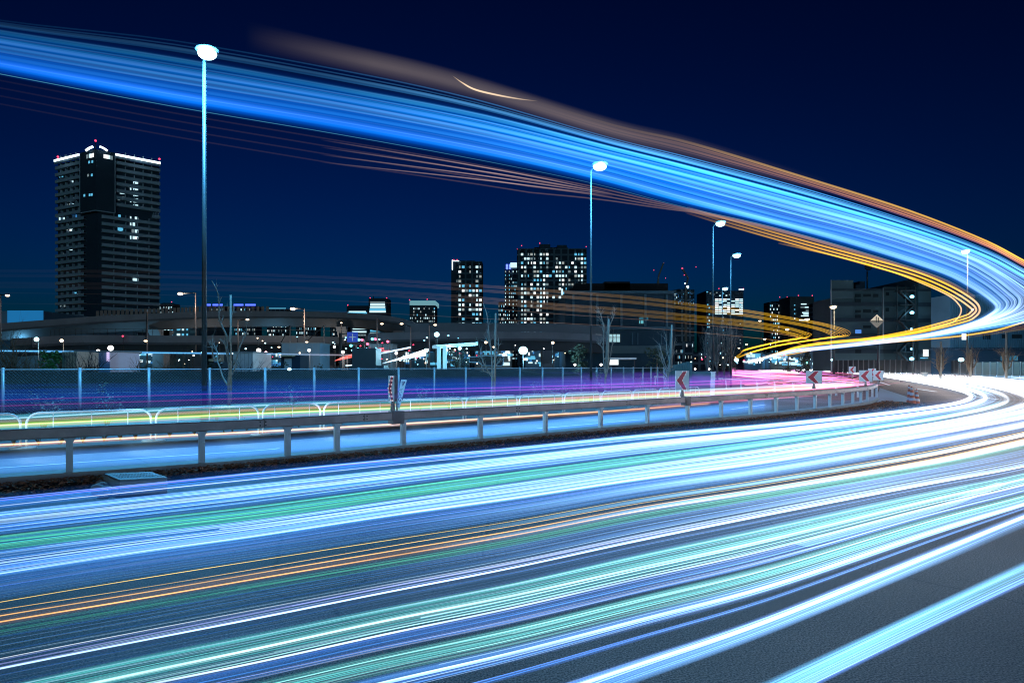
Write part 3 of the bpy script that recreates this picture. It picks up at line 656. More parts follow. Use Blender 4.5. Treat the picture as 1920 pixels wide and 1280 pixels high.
# ------------------------------------------------------------------ buildings
def wallmat(n, c, r=.9): return mat(n, c, max(r, .85), 0, .18, .12, spec=.15)
W_DARK = wallmat('tower_dark', (.022, .046, .075), .35); W_BAND = wallmat('balcony_front', (.25, .34, .43)); W_TOWER = bpy.data.materials.new('tower_facade'); W_TOWER.use_nodes = True
_n = W_TOWER.node_tree; _b = _n.nodes['Principled BSDF']; _t = _n.nodes.new('ShaderNodeTexCoord'); _m = _n.nodes.new('ShaderNodeMapping'); _k = _n.nodes.new('ShaderNodeTexBrick')
_m.inputs['Rotation'].default_value = (R(-90), 0, 0); _k.offset = 0; _k.inputs['Scale'].default_value = 1; _k.inputs['Brick Width'].default_value = 3.4; _k.inputs['Row Height'].default_value = 3.1; _k.inputs['Mortar Size'].default_value = .45; _k.inputs['Bias'].default_value = 0
_k.inputs['Color1'].default_value = (.008, .018, .03, 1); _k.inputs['Color2'].default_value = (.016, .035, .055, 1); _k.inputs['Mortar'].default_value = (.055, .10, .14, 1)
_n.links.new(_t.outputs['Object'], _m.inputs[0]); _n.links.new(_m.outputs[0], _k.inputs['Vector']); _n.links.new(_k.outputs['Color'], _b.inputs['Base Color']); _b.inputs['Roughness'].default_value = .9; _b.inputs['Specular IOR Level'].default_value = .15
W_GREY = wallmat('wall_grey', (.22, .25, .27))
W_MID = wallmat('wall_mid', (.05, .07, .09)); W_PALE = wallmat('wall_pale', (.45, .48, .50)); W_BLUE = wallmat('wall_bluegrey', (.16, .26, .34))
GLASS = mat('dark_glazing', (.012, .016, .022), .25, 0, 0, spec=.25)
WIN_ME = {}
def win_mesh(i):
    if i not in WIN_ME:
        me = MB().box((0, 0, 0), (1, 1, 1)).mesh('window'); me.materials.append(WIN[i] if isinstance(i, int) else i); WIN_ME[i] = me
    return WIN_ME[i]
def lit_windows(t, lst, name='lit_window', cap=100):
    """lst of (centre, width, depth, height, material index, z-rotation); the largest `cap` as parts, the rest one part"""
    lst = sorted(lst, key=lambda a: -a[1] * a[3]); rest = {}
    for k, (c, w, d, h, mi, rz) in enumerate(lst):
        if k < cap:
            o = obj(name, win_mesh(mi), t); o.matrix_parent_inverse = t.matrix_basis.inverted(); o.location = c; o.scale = (w, d, h); o.rotation_euler = (0, 0, rz)
        else: rest.setdefault(0, []).append((c, w, d, h, mi, rz))
    if rest:
        mb = MB(); idx = []; mats = []
        for c, w, d, h, mi, rz in rest[0]:
            mb.box(c, (w, d, h), Matrix.Rotation(rz, 3, 'Z'))
            m = WIN[mi] if isinstance(mi, int) else mi
            if m not in mats: mats.append(m)
            idx += [mats.index(m)] * 6
        me = mb.mesh(name)
        for m in mats: me.materials.append(m)
        me.polygons.foreach_set('material_index', idx); obj(name, me, t, kind='stuff')
def beacon(t, p, r=.5, m=None): r *= .62; part('beacon', MB().ell(p, (r, r, r), 8, 6), m or L_RED, t)
def block(name, label, cat, x0, x1, yt, Y, depth, wm, group=None, z0=0.0, yb=None, skew=0.0):
    A, B = P(x0, yt, Y), P(x1, yt, Y); zb = z0 if yb is None else P(x0, yb, Y).z
    t = thing(name, label, cat, ((A.x + B.x) / 2, Y, zb), group)
    mb = MB(); mb.prism([(A.x, Y, zb), (B.x, Y, zb), (B.x + skew * depth, Y + depth, zb), (A.x + skew * depth, Y + depth, zb)], (0, 0, A.z - zb)); part('wall', mb, wm, t)
    return t, A, B
def grid(t, A, B, Y, rows, cols, ztop, zbot, p, rnd, fw=.6, fh=.5, mats=(0, 0, 1, 2, 3, 5), colp=None, off=.06, cap=100, dark=True):
    W_ = B.x - A.x; cw = W_ / cols; rh = (ztop - zbot) / rows; lst = []; dk = MB()
    for r in range(rows):
        for c in range(cols):
            q = Vector((A.x + (c + .5) * cw, Y - off, ztop - (r + .5) * rh)); pp = p * (colp[c] if colp else 1)
            if rnd.random() < pp: lst.append((q, cw * fw * rnd.choice((1, 1, .8, .45)), .1, rh * fh, rnd.choice(mats), 0))
            elif dark: dk.box(q, (cw * fw, .06, rh * fh))
    if dk.v: part('dark_windows', dk, GLASS, t)
    lit_windows(t, lst, cap=cap)
# --- the residential tower at the left
C0 = Vector((-176, 290, 0)); VA = Vector((-26, 13.7, 0)); VB = Vector((17.5, 16.9, 0)); TH = 93.0; NF = 31; FHT = 3.0
tw = thing('residential_tower', 'tall dark residential tower at the left with pale balcony bands and glowing roof edges', 'tower', C0)
mb = MB(); q = [C0, C0 + VB, C0 + VA + VB, C0 + VA]; mb.prism(q, (0, 0, TH - 1.5)); part('wall', mb, W_DARK, tw)
nA = Vector((VA.y, -VA.x, 0)).normalized(); nA = nA if nA.y < 0 else -nA; nB = Vector((VB.y, -VB.x, 0)).normalized(); nB = nB if nB.y < 0 else -nB
for fl in range(NF):
    z = 2 + fl * FHT; top = fl >= NF - 8; dk = fl == NF - 9
    bd = MB()
    a0, a1 = (.36, 1.0) if top else (.27, 1.0); b0, b1 = (.28, 1.0) if top else (.05, 1.0)
    for V, n, f0, f1 in ((VA, nA, a0, a1), (VB, nB, b0, b1)):
        if dk and V is VB: f0 = .86
        p0, p1 = C0 + V * f0, C0 + V * f1
        for (zz, hh) in ((z + .62, 1.25),):
            bd.prism([p0 + n * 1.3 + Vector((0, 0, zz - hh / 2)), p1 + n * 1.3 + Vector((0, 0, zz - hh / 2)), p1 + n * 1.3 + Vector((0, 0, zz + hh / 2)), p0 + n * 1.3 + Vector((0, 0, zz + hh / 2))], -n * .15)
        bd.prism([p0 + n * .01 + Vector((0, 0, z - .1)), p1 + n * .01 + Vector((0, 0, z - .1)), p1 + n * 1.14 + Vector((0, 0, z - .1)), p0 + n * 1.14 + Vector((0, 0, z - .1))], (0, 0, .2))
        for f in np.linspace(f0, f1, 6)[1:-1]:
            c = C0 + V * f; bd.prism([c + n * .02 + Vector((0, 0, z + .1)), c + n * 1.1 + Vector((0, 0, z + .1)), c + n * 1.1 + Vector((0, 0, z + 2.5)), c + n * .02 + Vector((0, 0, z + 2.5))], V.normalized() * .2)
    part('balcony_band', bd, W_BAND, tw)
zb_ = TH - 8 * FHT - 1.2
mb = MB(); e1, e2 = C0 + VA * .34 + nA * 1.5, C0 + VB * .26 + nB * 1.5; cc = C0 + (nA + nB) * 1.2
mb.prism([Vector((p.x, p.y, zb_)) for p in (e1, cc, e2, C0 + VB * .26, C0, C0 + VA * .34)], (0, 0, TH - zb_ + .5)); part('corner_bay', mb, W_DARK, tw)
fr = MB()
for a, b in ((e1, cc), (cc, e2)):
    fr.bar(a + Vector((0, 0, zb_ - .2)) + (nA + nB) * .1, b + Vector((0, 0, zb_ - .2)) + (nA + nB) * .1, .3, .4)
for a in (e1, e2): fr.bar(Vector((a.x, a.y, zb_)) + (nA + nB) * .15, Vector((a.x, a.y, TH)) + (nA + nB) * .15, .3, .3)
part('bay_frame', fr, W_BAND, tw)
for V, n, f0, f1 in ((VA, nA, .36, 1.0), (VB, nB, .26, 1.0)):
    a, b = C0 + V * f0 + n * 1.5 + Vector((0, 0, TH - .2)), C0 + V * f1 + n * 1.5 + Vector((0, 0, TH - .2))
    mb = MB(); mb.bar(a, b, .5, .9); part('roof_light', mb, emat('roof_glow', (.75, .92, 1), 3.0), tw)
    mb = MB(); mb.bar(a + Vector((0, 0, -1.0)), b + Vector((0, 0, -1.0)), .3, 1.0); part('parapet', mb, W_BAND, tw)
    for k in range(6):
        c = a.lerp(b, (k + .5) / 6) + Vector((0, 0, .2)) + n * 1.2
    lamp('roof_lamp', a.lerp(b, .5) + n * 3 + Vector((0, 0, 1)), (.6, .85, 1), 900, tw, 2)
for s in (-1, 1):
    mb = MB(); pts = [cc + Vector((s * (1.5 + 3 * k / 6), .6, TH + 1.6 - 1.6 * (k / 6) ** 1.5)) for k in range(7)]; mb.tube(pts, .45, 6); part('roof_light', mb, MATS['roof_glow'], tw)
mb = MB(); mb.box(C0 + (VA + VB) * .5 + Vector((0, 0, TH + .5)), (14, 9, 3)); part('roof_plant', mb, W_DARK, tw)
for p in (cc + Vector((0, 0, TH + 4)), C0 + VA + Vector((0, 0, TH + 2)), C0 + VB + Vector((0, 0, TH + 2))): beacon(tw, p, .7)
part('mast', MB().tube([cc + Vector((0, 0, TH)), cc + Vector((0, 0, TH + 4))], .12, 6), M_DARK, tw)
lst = []
def on_tower(px, py, face):
    V, n = (VA, nA) if face == 'a' else (VB, nB); r = (px - CX) / F
    # ray x = r*y ; point C0+V*f
    f = (r * C0.y - C0.x) / (V.x - r * V.y); p = C0 + V * f + n * .12
    return P(px, py, p.y), math.atan2(V.y, V.x)
def tw_win(px, py, face, w=2.2, h=1.6, mi=0, bay=False):
    p, rz = on_tower(px, py, face)
    if bay: p = p + (nA if face == 'a' else nB) * 1.55
    lst.append((p, w, .12, h, mi, rz))
for y in (341, 353, 364, 376, 387.5): tw_win(252, y, 'b', .9, 1.7, 0); tw_win(254.5, y, 'b', .9, 1.7, 0); tw_win(257, y, 'b', .8, 1.7, 0)
for y in (353, 376, 387.5, 409, 421, 445): tw_win(245, y, 'b', .5, 1.5, 0)
for x, y, mi in ((227, 360, 0), (229.5, 360, 0), (231.5, 360, 0), (223, 372, 3), (228, 372, 3), (231, 372, 3), (255, 410, 0), (257, 412, 0), (224, 406, 2), (223, 429, 2), (226, 430, 2), (228.5, 429, 2), (255, 433, 0), (251, 421, 0), (257, 433, 0), (251, 445, 0), (254, 445, 1), (257, 445, 0), (251, 525, 0), (254, 525, 0), (257, 525.5, 0), (249, 433, 3)): tw_win(x, y, 'b', .9, 1.6, mi)
for x, y, mi in ((113, 330, 2), (117, 329, 2), (133, 340, 3), (136, 339, 0), (117, 365, 0), (134, 362, 0), (136.5, 361, 0), (122, 365, 3), (126, 386, 3), (131, 385, 5), (134, 385, 0), (137, 385, 0), (142, 386, 3), (112, 410, 0), (120, 411, 0), (138, 407, 4), (143, 406, 4), (126, 430, 5), (132, 430, 1), (135, 430, 0), (117, 441, 3), (125, 466, 3), (132, 466, 0), (135, 466, 0), (118, 478, 3), (114, 572, 3), (121, 572, 3), (139, 549, 2), (142, 549, 2)): tw_win(x, y, 'a', 1.0, 1.5 if y < 540 or y > 560 else .6, mi)
for x, y, mi, f in ((178, 294, 1, 'a'), (181, 293, 1, 'a'), (175.5, 294, 0, 'a'), (170.5, 295.5, 3, 'a'), (195.5, 295, 1, 'b'), (198.5, 295.5, 1, 'b'), (201.5, 296, 0, 'b'), (207, 297.5, 3, 'b'), (174, 306, 2, 'a'), (180, 305, 2, 'a'), (172, 330.5, 3, 'a'), (179, 330, 2, 'a'), (165, 368, 2, 'a'), (175, 367, 2, 'a'), (179, 366.5, 2, 'a')): tw_win(x, y, f, 1.0 if y > 297 else 1.2, 1.6 if y < 300 else 1.0, mi, True)
lit_windows(tw, lst)

# --- skyline
rnd = random.Random(11)
def tower_b(label, x0, x1, yt, Y, rows, cols, p, wm=W_TOWER, depth=None, name='apartment_tower', cat='tower', mats=(0, 0, 1, 2, 3, 5), colp=None, zbot_py=682, fw=.55, fh=.5, seed=1, beacons=(), plant=True, cap=100, group='distant towers on the skyline'):
    A, B = P(x0, yt, Y), P(x1, yt, Y); depth = depth or (B.x - A.x) * .8
    t, A, B = block(name, label, cat, x0, x1, yt, Y, depth, wm, group)
    grid(t, A, B, Y, rows, cols, A.z - (A.z * .03), max(.5, P(0, zbot_py, Y).z), p, random.Random(seed), fw, fh, mats, colp, cap=cap, dark=False)
    if plant:
        w = B.x - A.x; mb = MB(); mb.box(((A.x + B.x) / 2, Y + depth * .5, A.z + w * .03), (w * .5, depth * .4, w * .06)); part('roof_plant', mb, wm, t)
    for (bx, by) in beacons: beacon(t, P(bx, by, Y + 1), .0011 * Y)
    return t
t = tower_b('slim apartment tower with a dark blank left side and lit windows in three columns', 846, 904, 490, 350, 21, 9, .55, W_TOWER, colp=(0, .1, 1.4, 1.2, .2, 1.3, .9, 1.5, 1.2), seed=3, beacons=((851, 487), (857, 487)), fw=.75)
A = P(846, 490, 349.6); B = P(856, 682, 349.6); part('blank_flank', MB().box(((A.x + B.x) / 2, 349.7, A.z / 2), (B.x - A.x, .6, A.z)), W_DARK, t)
A = P(847, 489, 349); part('roof_light', MB().box((A.x + .3, 349.2, A.z - 2), (.4, .4, 5)), MATS['roof_glow'], t); part('roof_light', MB().box((A.x + 2.2, 349.2, A.z), (3, .4, .4)), MATS['roof_glow'], t)
t = tower_b('broad dark apartment block with many lit windows, right of centre on the skyline', 970, 1100, 466, 330, 26, 22, .58, W_TOWER, colp=(.1, 1.3, 1.2, .6, 1.1, 1.2, .5, 1.3, 1.1, .7, .2, .3, .6, 1.1, 1.3, .9, .4, .5, 1.2, .3, 1.1, .9), seed=9, beacons=((970, 467), (978, 460.5), (1012, 456), (1099, 462.5)), fw=.72, fh=.52)
for a, b, y in ((1012, 1032, 457.5), (1045, 1063, 459)):
    p0, p1 = P(a, y, 330), P(b, y, 330); part('lift_house', MB().box(((p0.x + p1.x) / 2, 336, (p0.z + P(0, 466, 330).z) / 2), (p1.x - p0.x, 11, p0.z - P(0, 466, 330).z)), W_DARK, t)
for a, b in ((1054, 547), (1058, 560), (1056, 585), (1057, 600), (1056, 610)):
    p = P(a, b, 329); part('stair_light', MB().box(p, (.8, .2, 3.0)), WIN[0], t)
t = tower_b('slender tower with dotted window columns behind the left side of the broad block', 946, 971, 500, 420, 26, 7, .8, W_TOWER, colp=(1, .3, 1, .3, .9, .5, .7), fw=.4, fh=.45, seed=4, mats=(0, 0, 2, 5))
for x in (950.5, 956): p = P(x, 500, 419); part('blue_light', MB().box(p, (1.2, .5, 3)), emat('blue_neon', (.10, .16, 1), 3), t)
p = P(963, 497, 419); part('crown', MB().box(p, (4, .6, 3)), WIN[0], t)
tower_b('low tower with a bright roof line beside the slender dotted tower', 934.5, 946, 566, 520, 14, 5, .75, W_TOWER, seed=5, fw=.5, group='distant towers on the skyline')
p0, p1 = P(935, 565, 519), P(946, 565, 519)
t = tower_b('wide office tower with a glowing pale crown, left of centre', 768, 816, 572, 480, 16, 15, .5, W_MID, seed=6, fw=.6, mats=(0, 2, 3, 0, 5), zbot_py=670, beacons=((768, 562), (801, 561)))
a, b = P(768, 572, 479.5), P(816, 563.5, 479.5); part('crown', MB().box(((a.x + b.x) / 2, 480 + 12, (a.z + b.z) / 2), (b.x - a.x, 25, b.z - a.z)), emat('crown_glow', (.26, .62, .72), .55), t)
t, A, B = block('office_block', 'office block with stacked bright window bands and a dark top, left of the crowned tower', 'office', 691, 726, 559, 450, 14, W_DARK, 'distant towers on the skyline')
lst = [(P(708, y, 449.8), (B.x - A.x) * random.Random(int(y)).uniform(.75, .95), .2, 1.2, m, 0) for y, m in ((567, 3), (571, 0), (575.5, 0), (580, 2), (584, 0), (610, 0), (615, 0), (620, 2), (626, 0), (632, 2), (638, 0))]; lit_windows(t, lst, 'window_band'); beacon(t, P(694, 558.5, 450), .5); beacon(t, P(725, 558.5, 450), .5)
part('mast', MB().tube([P(700, 559, 455), P(700, 555, 455)], .3, 6), M_DARK, t)
t, A, B = block('office_block', 'lower office block with a bright bottom band above the flyover', 'office', 650, 690, 573, 455, 14, W_DARK, 'distant towers on the skyline')
lst = [(P(670, y, 454.8), (B.x - A.x) * f, .2, 1.0, m, 0) for y, m, f in ((584.5, 0, .8), (586.5, 2, .9), (608, 0, .9), (612, 2, .8), (616, 0, .9), (622, 0, .85), (628, 3, .8))]; lit_windows(t, lst, 'window_band'); beacon(t, P(652, 572, 455), .6)
for i, (x0, x1, yt, yb, strips, lb) in enumerate(((386, 418, 571, 640, ((386.5, 395), (399, 417.5)), 'twin block with two bright blue roof strips directly right of the tallest lamp'), (438, 479, 571.5, 640, ((438.5, 456), (460, 479)), 'twin block with two bright blue roof strips, the farther right one'))):
    t = tower_b('distant ' + lb, x0, x1, 573, 620 + i * 5, 14, 13, .45, W_TOWER, seed=20 + i, fw=.6, mats=(0, 2, 3, 5), plant=False)
    for a, b in strips:
        p, q = P(a, 571.5, 619 + i * 5), P(b, 571.5, 619 + i * 5); part('roof_light', MB().box(((p.x + q.x) / 2, p.y, p.z), (q.x - p.x, .8, 1.5)), emat('blue_roof', (.08, .14, 1.0), 2.2), t)
t = tower_b('small dark block with a violet-blue strip seen below the flyover, right of the tallest lamp', 386, 409, 604, 500, 8, 8, .4, W_TOWER, seed=25, plant=False)
p, q = P(387, 608.5, 499), P(408, 608.5, 499); part('blue_strip', MB().box(((p.x + q.x) / 2, p.y, p.z), (q.x - p.x, .6, .8)), MATS['blue_roof'], t)
tower_b('small lit block peeping out right behind the residential tower', 292, 325, 569, 560, 12, 14, .6, W_TOWER, seed=26, fw=.6, beacons=((322, 566),))
t = tower_b('wide low block with a thin bright roof line behind the flyover', 501, 537, 579, 520, 12, 14, .42, W_TOWER, seed=27, plant=False); p, q = P(503, 578, 519), P(536, 578, 519); part('roof_light', MB().box(((p.x + q.x) / 2, 519, p.z), (q.x - p.x, .5, .5)), WIN[2], t)
tower_b('dotted apartment block behind the flyover, right of the wide low one', 555, 593, 586, 540, 12, 14, .5, W_TOWER, seed=28, plant=False, fw=.5)
tower_b('narrow dotted block left of the blue road sign', 619, 636, 590, 540, 12, 6, .5, W_TOWER, seed=29, plant=False, fw=.5)
t, A, B = block('office_tower', 'brightly banded office tower behind the third and fourth lamp', 'office', 1324, 1394, 545, 430, 22, W_DARK, 'distant towers on the skyline')
rn = random.Random(5); lst = []
for k in range(9):
    y = 561 + k * 3.4
    for j in range(7):
        if rn.random() < .88: lst.append((P(1344 + j * 7.6, y, 429.8), 2.2, .2, .7, 0 if rn.random() < .7 else 1, 0))
for k in range(14):
    for x in (1327, 1330, 1353, 1356, 1388): 
        if rn.random() < .5: lst.append((P(x, 565 + k * 6, 429.8), .8, .2, .8, rn.choice((0, 2, 3)), 0))
for k in range(8): lst.append((P(1326 + k * 6, 547 + rn.random() * 8, 429.8), .9, .2, .7, rn.choice((0, 2, 3)), 0))
lit_windows(t, lst); p = P(1390, 542.5, 429.8); part('roof_sign', MB().box(p, (3.2, .4, .7)), WIN[1], t); beacon(t, P(1348, 541, 430), .5); beacon(t, P(1394, 541, 430), .4)
tower_b('apartment tower with scattered lights left of the banded dark office, far right', 1443, 1481, 566, 520, 17, 12, .42, W_TOWER, seed=31, fw=.5, beacons=((1462, 557), (1476, 557)))
t, A, B = block('office_tower', 'dark office with a few bright bands left of the factory', 'office', 1481, 1526, 556, 500, 20, W_MID, 'distant towers on the skyline')
lst = [(P(x, y, 499.8), w, .2, .8, m, 0) for x, y, w, m in ((1507, 570, 4, 0), (1505, 576, 3, 3), (1514, 576, 4, 0), (1516, 582, 4, 3), (1513, 586, 7, 0), (1514, 589, 6, 0), (1512, 592, 8, 0), (1490, 572, .8, 2), (1490, 580, .8, 2), (1490, 588, .8, 2), (1490, 597, .8, 0), (1510, 600, 9, 0))]; lit_windows(t, lst, 'window_band'); beacon(t, P(1497, 554, 500), .6); beacon(t, P(1523, 554, 500), .6)
tower_b('far apartment block with cyan speckled windows touching the factory', 1528, 1562, 568, 480, 14, 12, .45, W_TOWER, seed=33, fw=.5, mats=(2, 0, 2))
tower_b('dark block with small blue window dots under the crane', 1264, 1302, 543, 300, 9, 12, .33, W_TOWER, seed=34, fw=.4, mats=(4, 2, 0, 4), zbot_py=570)
# crane and masts with red lights
def mast(label, pts, tips, Y, name='tower_crane', cat='crane', heads=()):
    t = thing(name, label, cat, (P(pts[0][0], 0, Y).x, Y, 0)); b = P(pts[0][0], 0, Y).x
    part('mast', MB().bar((b, Y, 0), P(pts[0][0], pts[0][1], Y), .9, .9), M_DARK, t)
    for a, c in zip(pts, pts[1:]): part('jib', MB().bar(P(a[0], a[1], Y), P(c[0], c[1], Y), .6, .6), M_DARK, t)
    for (x, y, r) in tips: beacon(t, P(x, y, Y), r * Y / F)
    for (x, y, r, m) in heads: part('work_light', MB().ell(P(x, y, Y), (r * Y / F,) * 3, 10, 7), m, t)
mast('tower crane with large red light and bright work light right of the dark hall', [(1286, 539), (1290, 521), (1279, 503)], [(1279.5, 503.5, 2.8), (1283, 515.5, 1.3), (1290, 521, 1.0), (1305, 500.5, 1.2)], 290, heads=((1289, 538, 2.8, L_CYAN), (1284.5, 531.5, 1.4, L_CYAN)))
mast('thin tower crane with small red lights above the dark hall', [(1234, 527), (1235, 517), (1244, 493)], [(1226, 506.5, 1.1), (1244.5, 493.5, 1.1), (1235, 517, 1.0), (1248, 521.5, 1.1)], 300)

# --- dark hall in the middle right
t, A, B = block('dark_hall', 'long dark hall with black roof hump and white windows, right of the second lamp', 'building', 1060, 1263, 548, 112, 26, wallmat('hall_wall', (.022, .05, .075)))
for x0, x1, y in ((1080, 1255, 530), (1135, 1183, 526.5)):
    a, b = P(x0, y, 116), P(x1, y, 116); zb = P(0, 548, 112).z; part('roof', MB().box(((a.x + b.x) / 2, 124, (a.z + zb) / 2), (b.x - a.x, 14, a.z - zb)), wallmat('black_roof', (.012, .013, .016)), t)
for y in (548, 615): 
    a, b = P(1059, y, 111.6), P(1264, y, 111.6); part('ledge', MB().box(((a.x + b.x) / 2, 111.8, a.z), (b.x - a.x, .8, .5)), wallmat('hall_ledge', (.05, .11, .15)), t)
for x in (1075, 1120, 1165, 1210, 1250):
    a, b = P(x, 552, 111.8), P(x, 612, 111.8); part('pilaster', MB().box((a.x, 111.85, (a.z + b.z) / 2), (.35, .35, a.z - b.z)), wallmat('hall_ledge', (.05, .11, .15)), t)
a, b = P(1061, 626, 111.7), P(1240, 662, 111.7)
for x in (1064, 1072, 1186, 1196, 1240, 1256): a, b = P(x, 624, 111.8), P(x, 646, 111.8); part('window_frame', MB().box((a.x, 111.9, (a.z + b.z) / 2), (.18, .2, a.z - b.z)), wallmat('hall_ledge', (.05, .11, .15)), t)
a, b = P(1130, 648, 111.7), P(1262, 662, 111.7); part('lower_panel', MB().box(((a.x + b.x) / 2, 111.9, (a.z + b.z) / 2), (b.x - a.x, .3, a.z - b.z)), wallmat('hall_panel', (.07, .12, .14)), t)
def pane(x0, x1, y0, y1, m, mull=(), tr=()):
    a, b = P(x0, y0, 111.85), P(x1, y1, 111.85); w = part('lit_window', MB().box(((a.x + b.x) / 2, 111.9, (a.z + b.z) / 2), (b.x - a.x, .1, a.z - b.z)), m, t)
    f = MB()
    for x in list(mull) + [x0, x1]: q = P(x, y0, 111.78); f.box((q.x, 111.8, (a.z + b.z) / 2), (.09, .06, a.z - b.z + .1))
    for y in list(tr) + [y0, y1]: q = P(x0, y, 111.78); f.box(((a.x + b.x) / 2, 111.79, q.z), (b.x - a.x + .1, .06, .09))
    f.build('frame', M_DARK, w)
WHITE_W = emat('hall_window_light', (.88, .98, 1), 1.3)
pane(1085, 1106, 626, 641, WHITE_W, (1099,)); pane(1112, 1128.5, 626, 641, WHITE_W, (1115,)); pane(1141.5, 1163, 626, 641.5, emat('hall_window_soft', (.42, .72, .80), .9), (1148, 1155.5), (632.5,))
pane(1198, 1207, 600, 607, emat('hall_window_cyan', (.15, .55, .65), .8), (1201,)); pane(1198, 1216, 594, 600, emat('hall_window_deep', (.03, .14, .2), .8), (1207,))
t2 = thing('lit_canopy', 'low flat canopy with a bright white doorway under it, in front of the dark hall', 'canopy', P(1165, 690, 96))
a, b = P(1140, 672, 96), P(1192, 673.5, 96); part('roof', MB().box(((a.x + b.x) / 2, 98, a.z), (b.x - a.x, 5, .25)), M_WHITE, t2)
part('lit_front', MB().box((P(1151, 678, 98).x, 99, P(0, 679, 99).z), (1.6, .2, .75)), WHITE_W, t2)
for x in (1142, 1190): q = P(x, 673, 97); part('post', MB().bar((q.x, 97, 0), q, .12, .12), M_DARK, t2)

# --- factory, warehouse at the right
FAC = wallmat('factory_wall', (.055, .095, .11)); FAC_B = wallmat('factory_band', (.025, .04, .055))
t, A, B = block('factory', 'grey five storey factory with dark bands and an outside stair, at the right', 'building', 1558, 1656, 541, 118, 30, FAC, skew=.5)
Yf = 118
def pb(name, x0, x1, y0, y1, Y, d, m, par=None):
    a, b = P(x0, y0, Y), P(x1, y1, Y); return part(name, MB().box(((a.x + b.x) / 2, Y + d / 2, (a.z + b.z) / 2), (b.x - a.x, d, a.z - b.z)), m, par or t)
a, b = P(1558.1, 525, Yf - .3), P(1600, 560, Yf - .3); part('wall', MB().prism([(a.x, a.y, b.z), (b.x, a.y, b.z), (b.x + 7, a.y + 14, b.z), (a.x + 7, a.y + 14, b.z)], (0, 0, a.z - b.z)), FAC, t); pb('wall', 1656.1, 1722, 538, 710, Yf + 1.5, 28, FAC); pb('wall', 1722.1, 1746, 520, 710, Yf - .8, 24, FAC)
for y0, y1 in ((541, 545), (566, 573.5), (596, 603), (625, 631), (655, 662)):
    pb('band', 1558, 1656, y0, y1, Yf - .45, .1, FAC_B); pb('band', 1656.2, 1722, y0, y1, Yf + 1.3, .15, FAC_B); pb('band', 1722.2, 1746, y0 + 1, y1 + 1, Yf - .95, .1, FAC_B)
for x0, x1, y0, y1 in ((1604, 1614, 551, 557), (1619, 1633, 551, 556), (1638, 1647, 551, 557), (1604, 1614, 560, 567), (1604, 1614, 581, 586), (1619, 1633, 580, 586), (1638, 1647, 581, 586), (1604, 1614, 590, 596), (1662, 1667, 548, 554), (1662, 1667, 577, 584), (1619, 1633, 610, 615), (1604, 1615, 655, 662)):
    pb('window', x0, x1, y0, y1, Yf - .5 if x0 < 1656 else Yf + 1.2, .1, GLASS)
pb('lit_window', 1604, 1615, 618, 625, Yf - .5, .08, emat('factory_blue', (.10, .30, .85), .9)); pb('lit_window', 1731, 1741, 655, 668, Yf - 1.0, .08, WHITE_W); pb('lit_window', 1726, 1740, 670, 672, Yf - 1.0, .08, WIN[2])
q = MB()
for k, y in enumerate((545, 572, 600, 630, 660, 688)):
    a = P(1684, y, Yf - 1); b = P(1714, y, Yf - 1); q.box(((a.x + b.x) / 2, Yf - .6, a.z), (b.x - a.x, 2, .15))
    if k: 
        c = P(1684 if k % 2 else 1712, (545, 572, 600, 630, 660, 688)[k - 1], Yf - 1); d = P(1712 if k % 2 else 1684, y, Yf - 1); q.bar(c, d, .9, .2); q.bar(c + Vector((0, 0, 1)), d + Vector((0, 0, 1)), .06, .06)
for x in (1682, 1698, 1716): a = P(x, 536, Yf - 1.2); q.bar((a.x, Yf - 1.2, 0), a, .14, .14)
part('stair', q, M_DARK, t)
for x, y in ((1710, 556), (1710, 586)): part('stair_lamp', MB().ell(P(x, y, Yf - 1.4), (.38, .25, .28), 10, 7), L_BLUE, t); lamp('stair_light', P(x, y, Yf - 2.4), (.2, .65, 1), 260, t, .3)
for x, y in ((1709.5, 616.5), (1709.5, 654), (1709.5, 673)): part('stair_lamp', MB().ell(P(x, y, Yf - 1.4), (.25, .2, .2), 8, 6), L_BLUE, t); lamp('stair_light', P(x, y, Yf - 2.4), (.2, .65, 1), 160, t, .3)
pb('roof_tank', 1612, 1622, 527, 540, Yf + 3, 3, W_DARK); pb('roof_tank', 1604, 1620, 534, 541, Yf + 2.5, 1.5, W_DARK); part('antenna', MB().tube([P(1626, 541, Yf + 4), P(1626, 508, Yf + 4)], .12, 6), M_DARK, t); part('roof_dish', MB().ell(P(1628, 501, Yf + 4), (.7, .3, .6), 10, 6), W_DARK, t)
part('downpipe', MB().tube([P(1558.3, 525, Yf - .6), P(1558.3, 700, Yf - .6)], .1, 6), W_PALE, t); part('downpipe', MB().tube([P(1656, 540, Yf - .6), P(1656, 640, Yf - .6)], .12, 6), W_GREY, t)
wh = thing('warehouse', 'big pale blue lit warehouse with ribbed walls at the right edge', 'warehouse', P(1850, 700, 105)); WHW = wallmat('warehouse_wall', (.07, .16, .23))
mb = MB(); a, b, c = P(1746, 588, 117), P(1783, 552, 84), P(2150, 545, 84)
mb.prism([(a.x, a.y, 0), (b.x, b.y, 0), (b.x, b.y, b.z), (a.x, a.y, a.z)], (60, 10, 0)); w = part('side_wall', mb, WHW, wh)
mb = MB(); a, b = P(1783.3, 552, 83.9), P(2150, 552, 83.9); mb.box(((a.x + b.x) / 2, 86, a.z / 2), (b.x - a.x, 3.8, a.z)); part('front_wall', mb, WHW, wh)
rb = MB()
for x in range(1786, 1990, 4): q = P(x, 556, 83.85); rb.box((q.x, 83.85, q.z / 2), (.06, .08, q.z - .2))
part('ribs', rb, wallmat('warehouse_rib', (.055, .13, .19)), wh)
def pbw(name, x0, x1, y0, y1, m): return pb(name, x0, x1, y0, y1, 83.7, .08, m, wh)
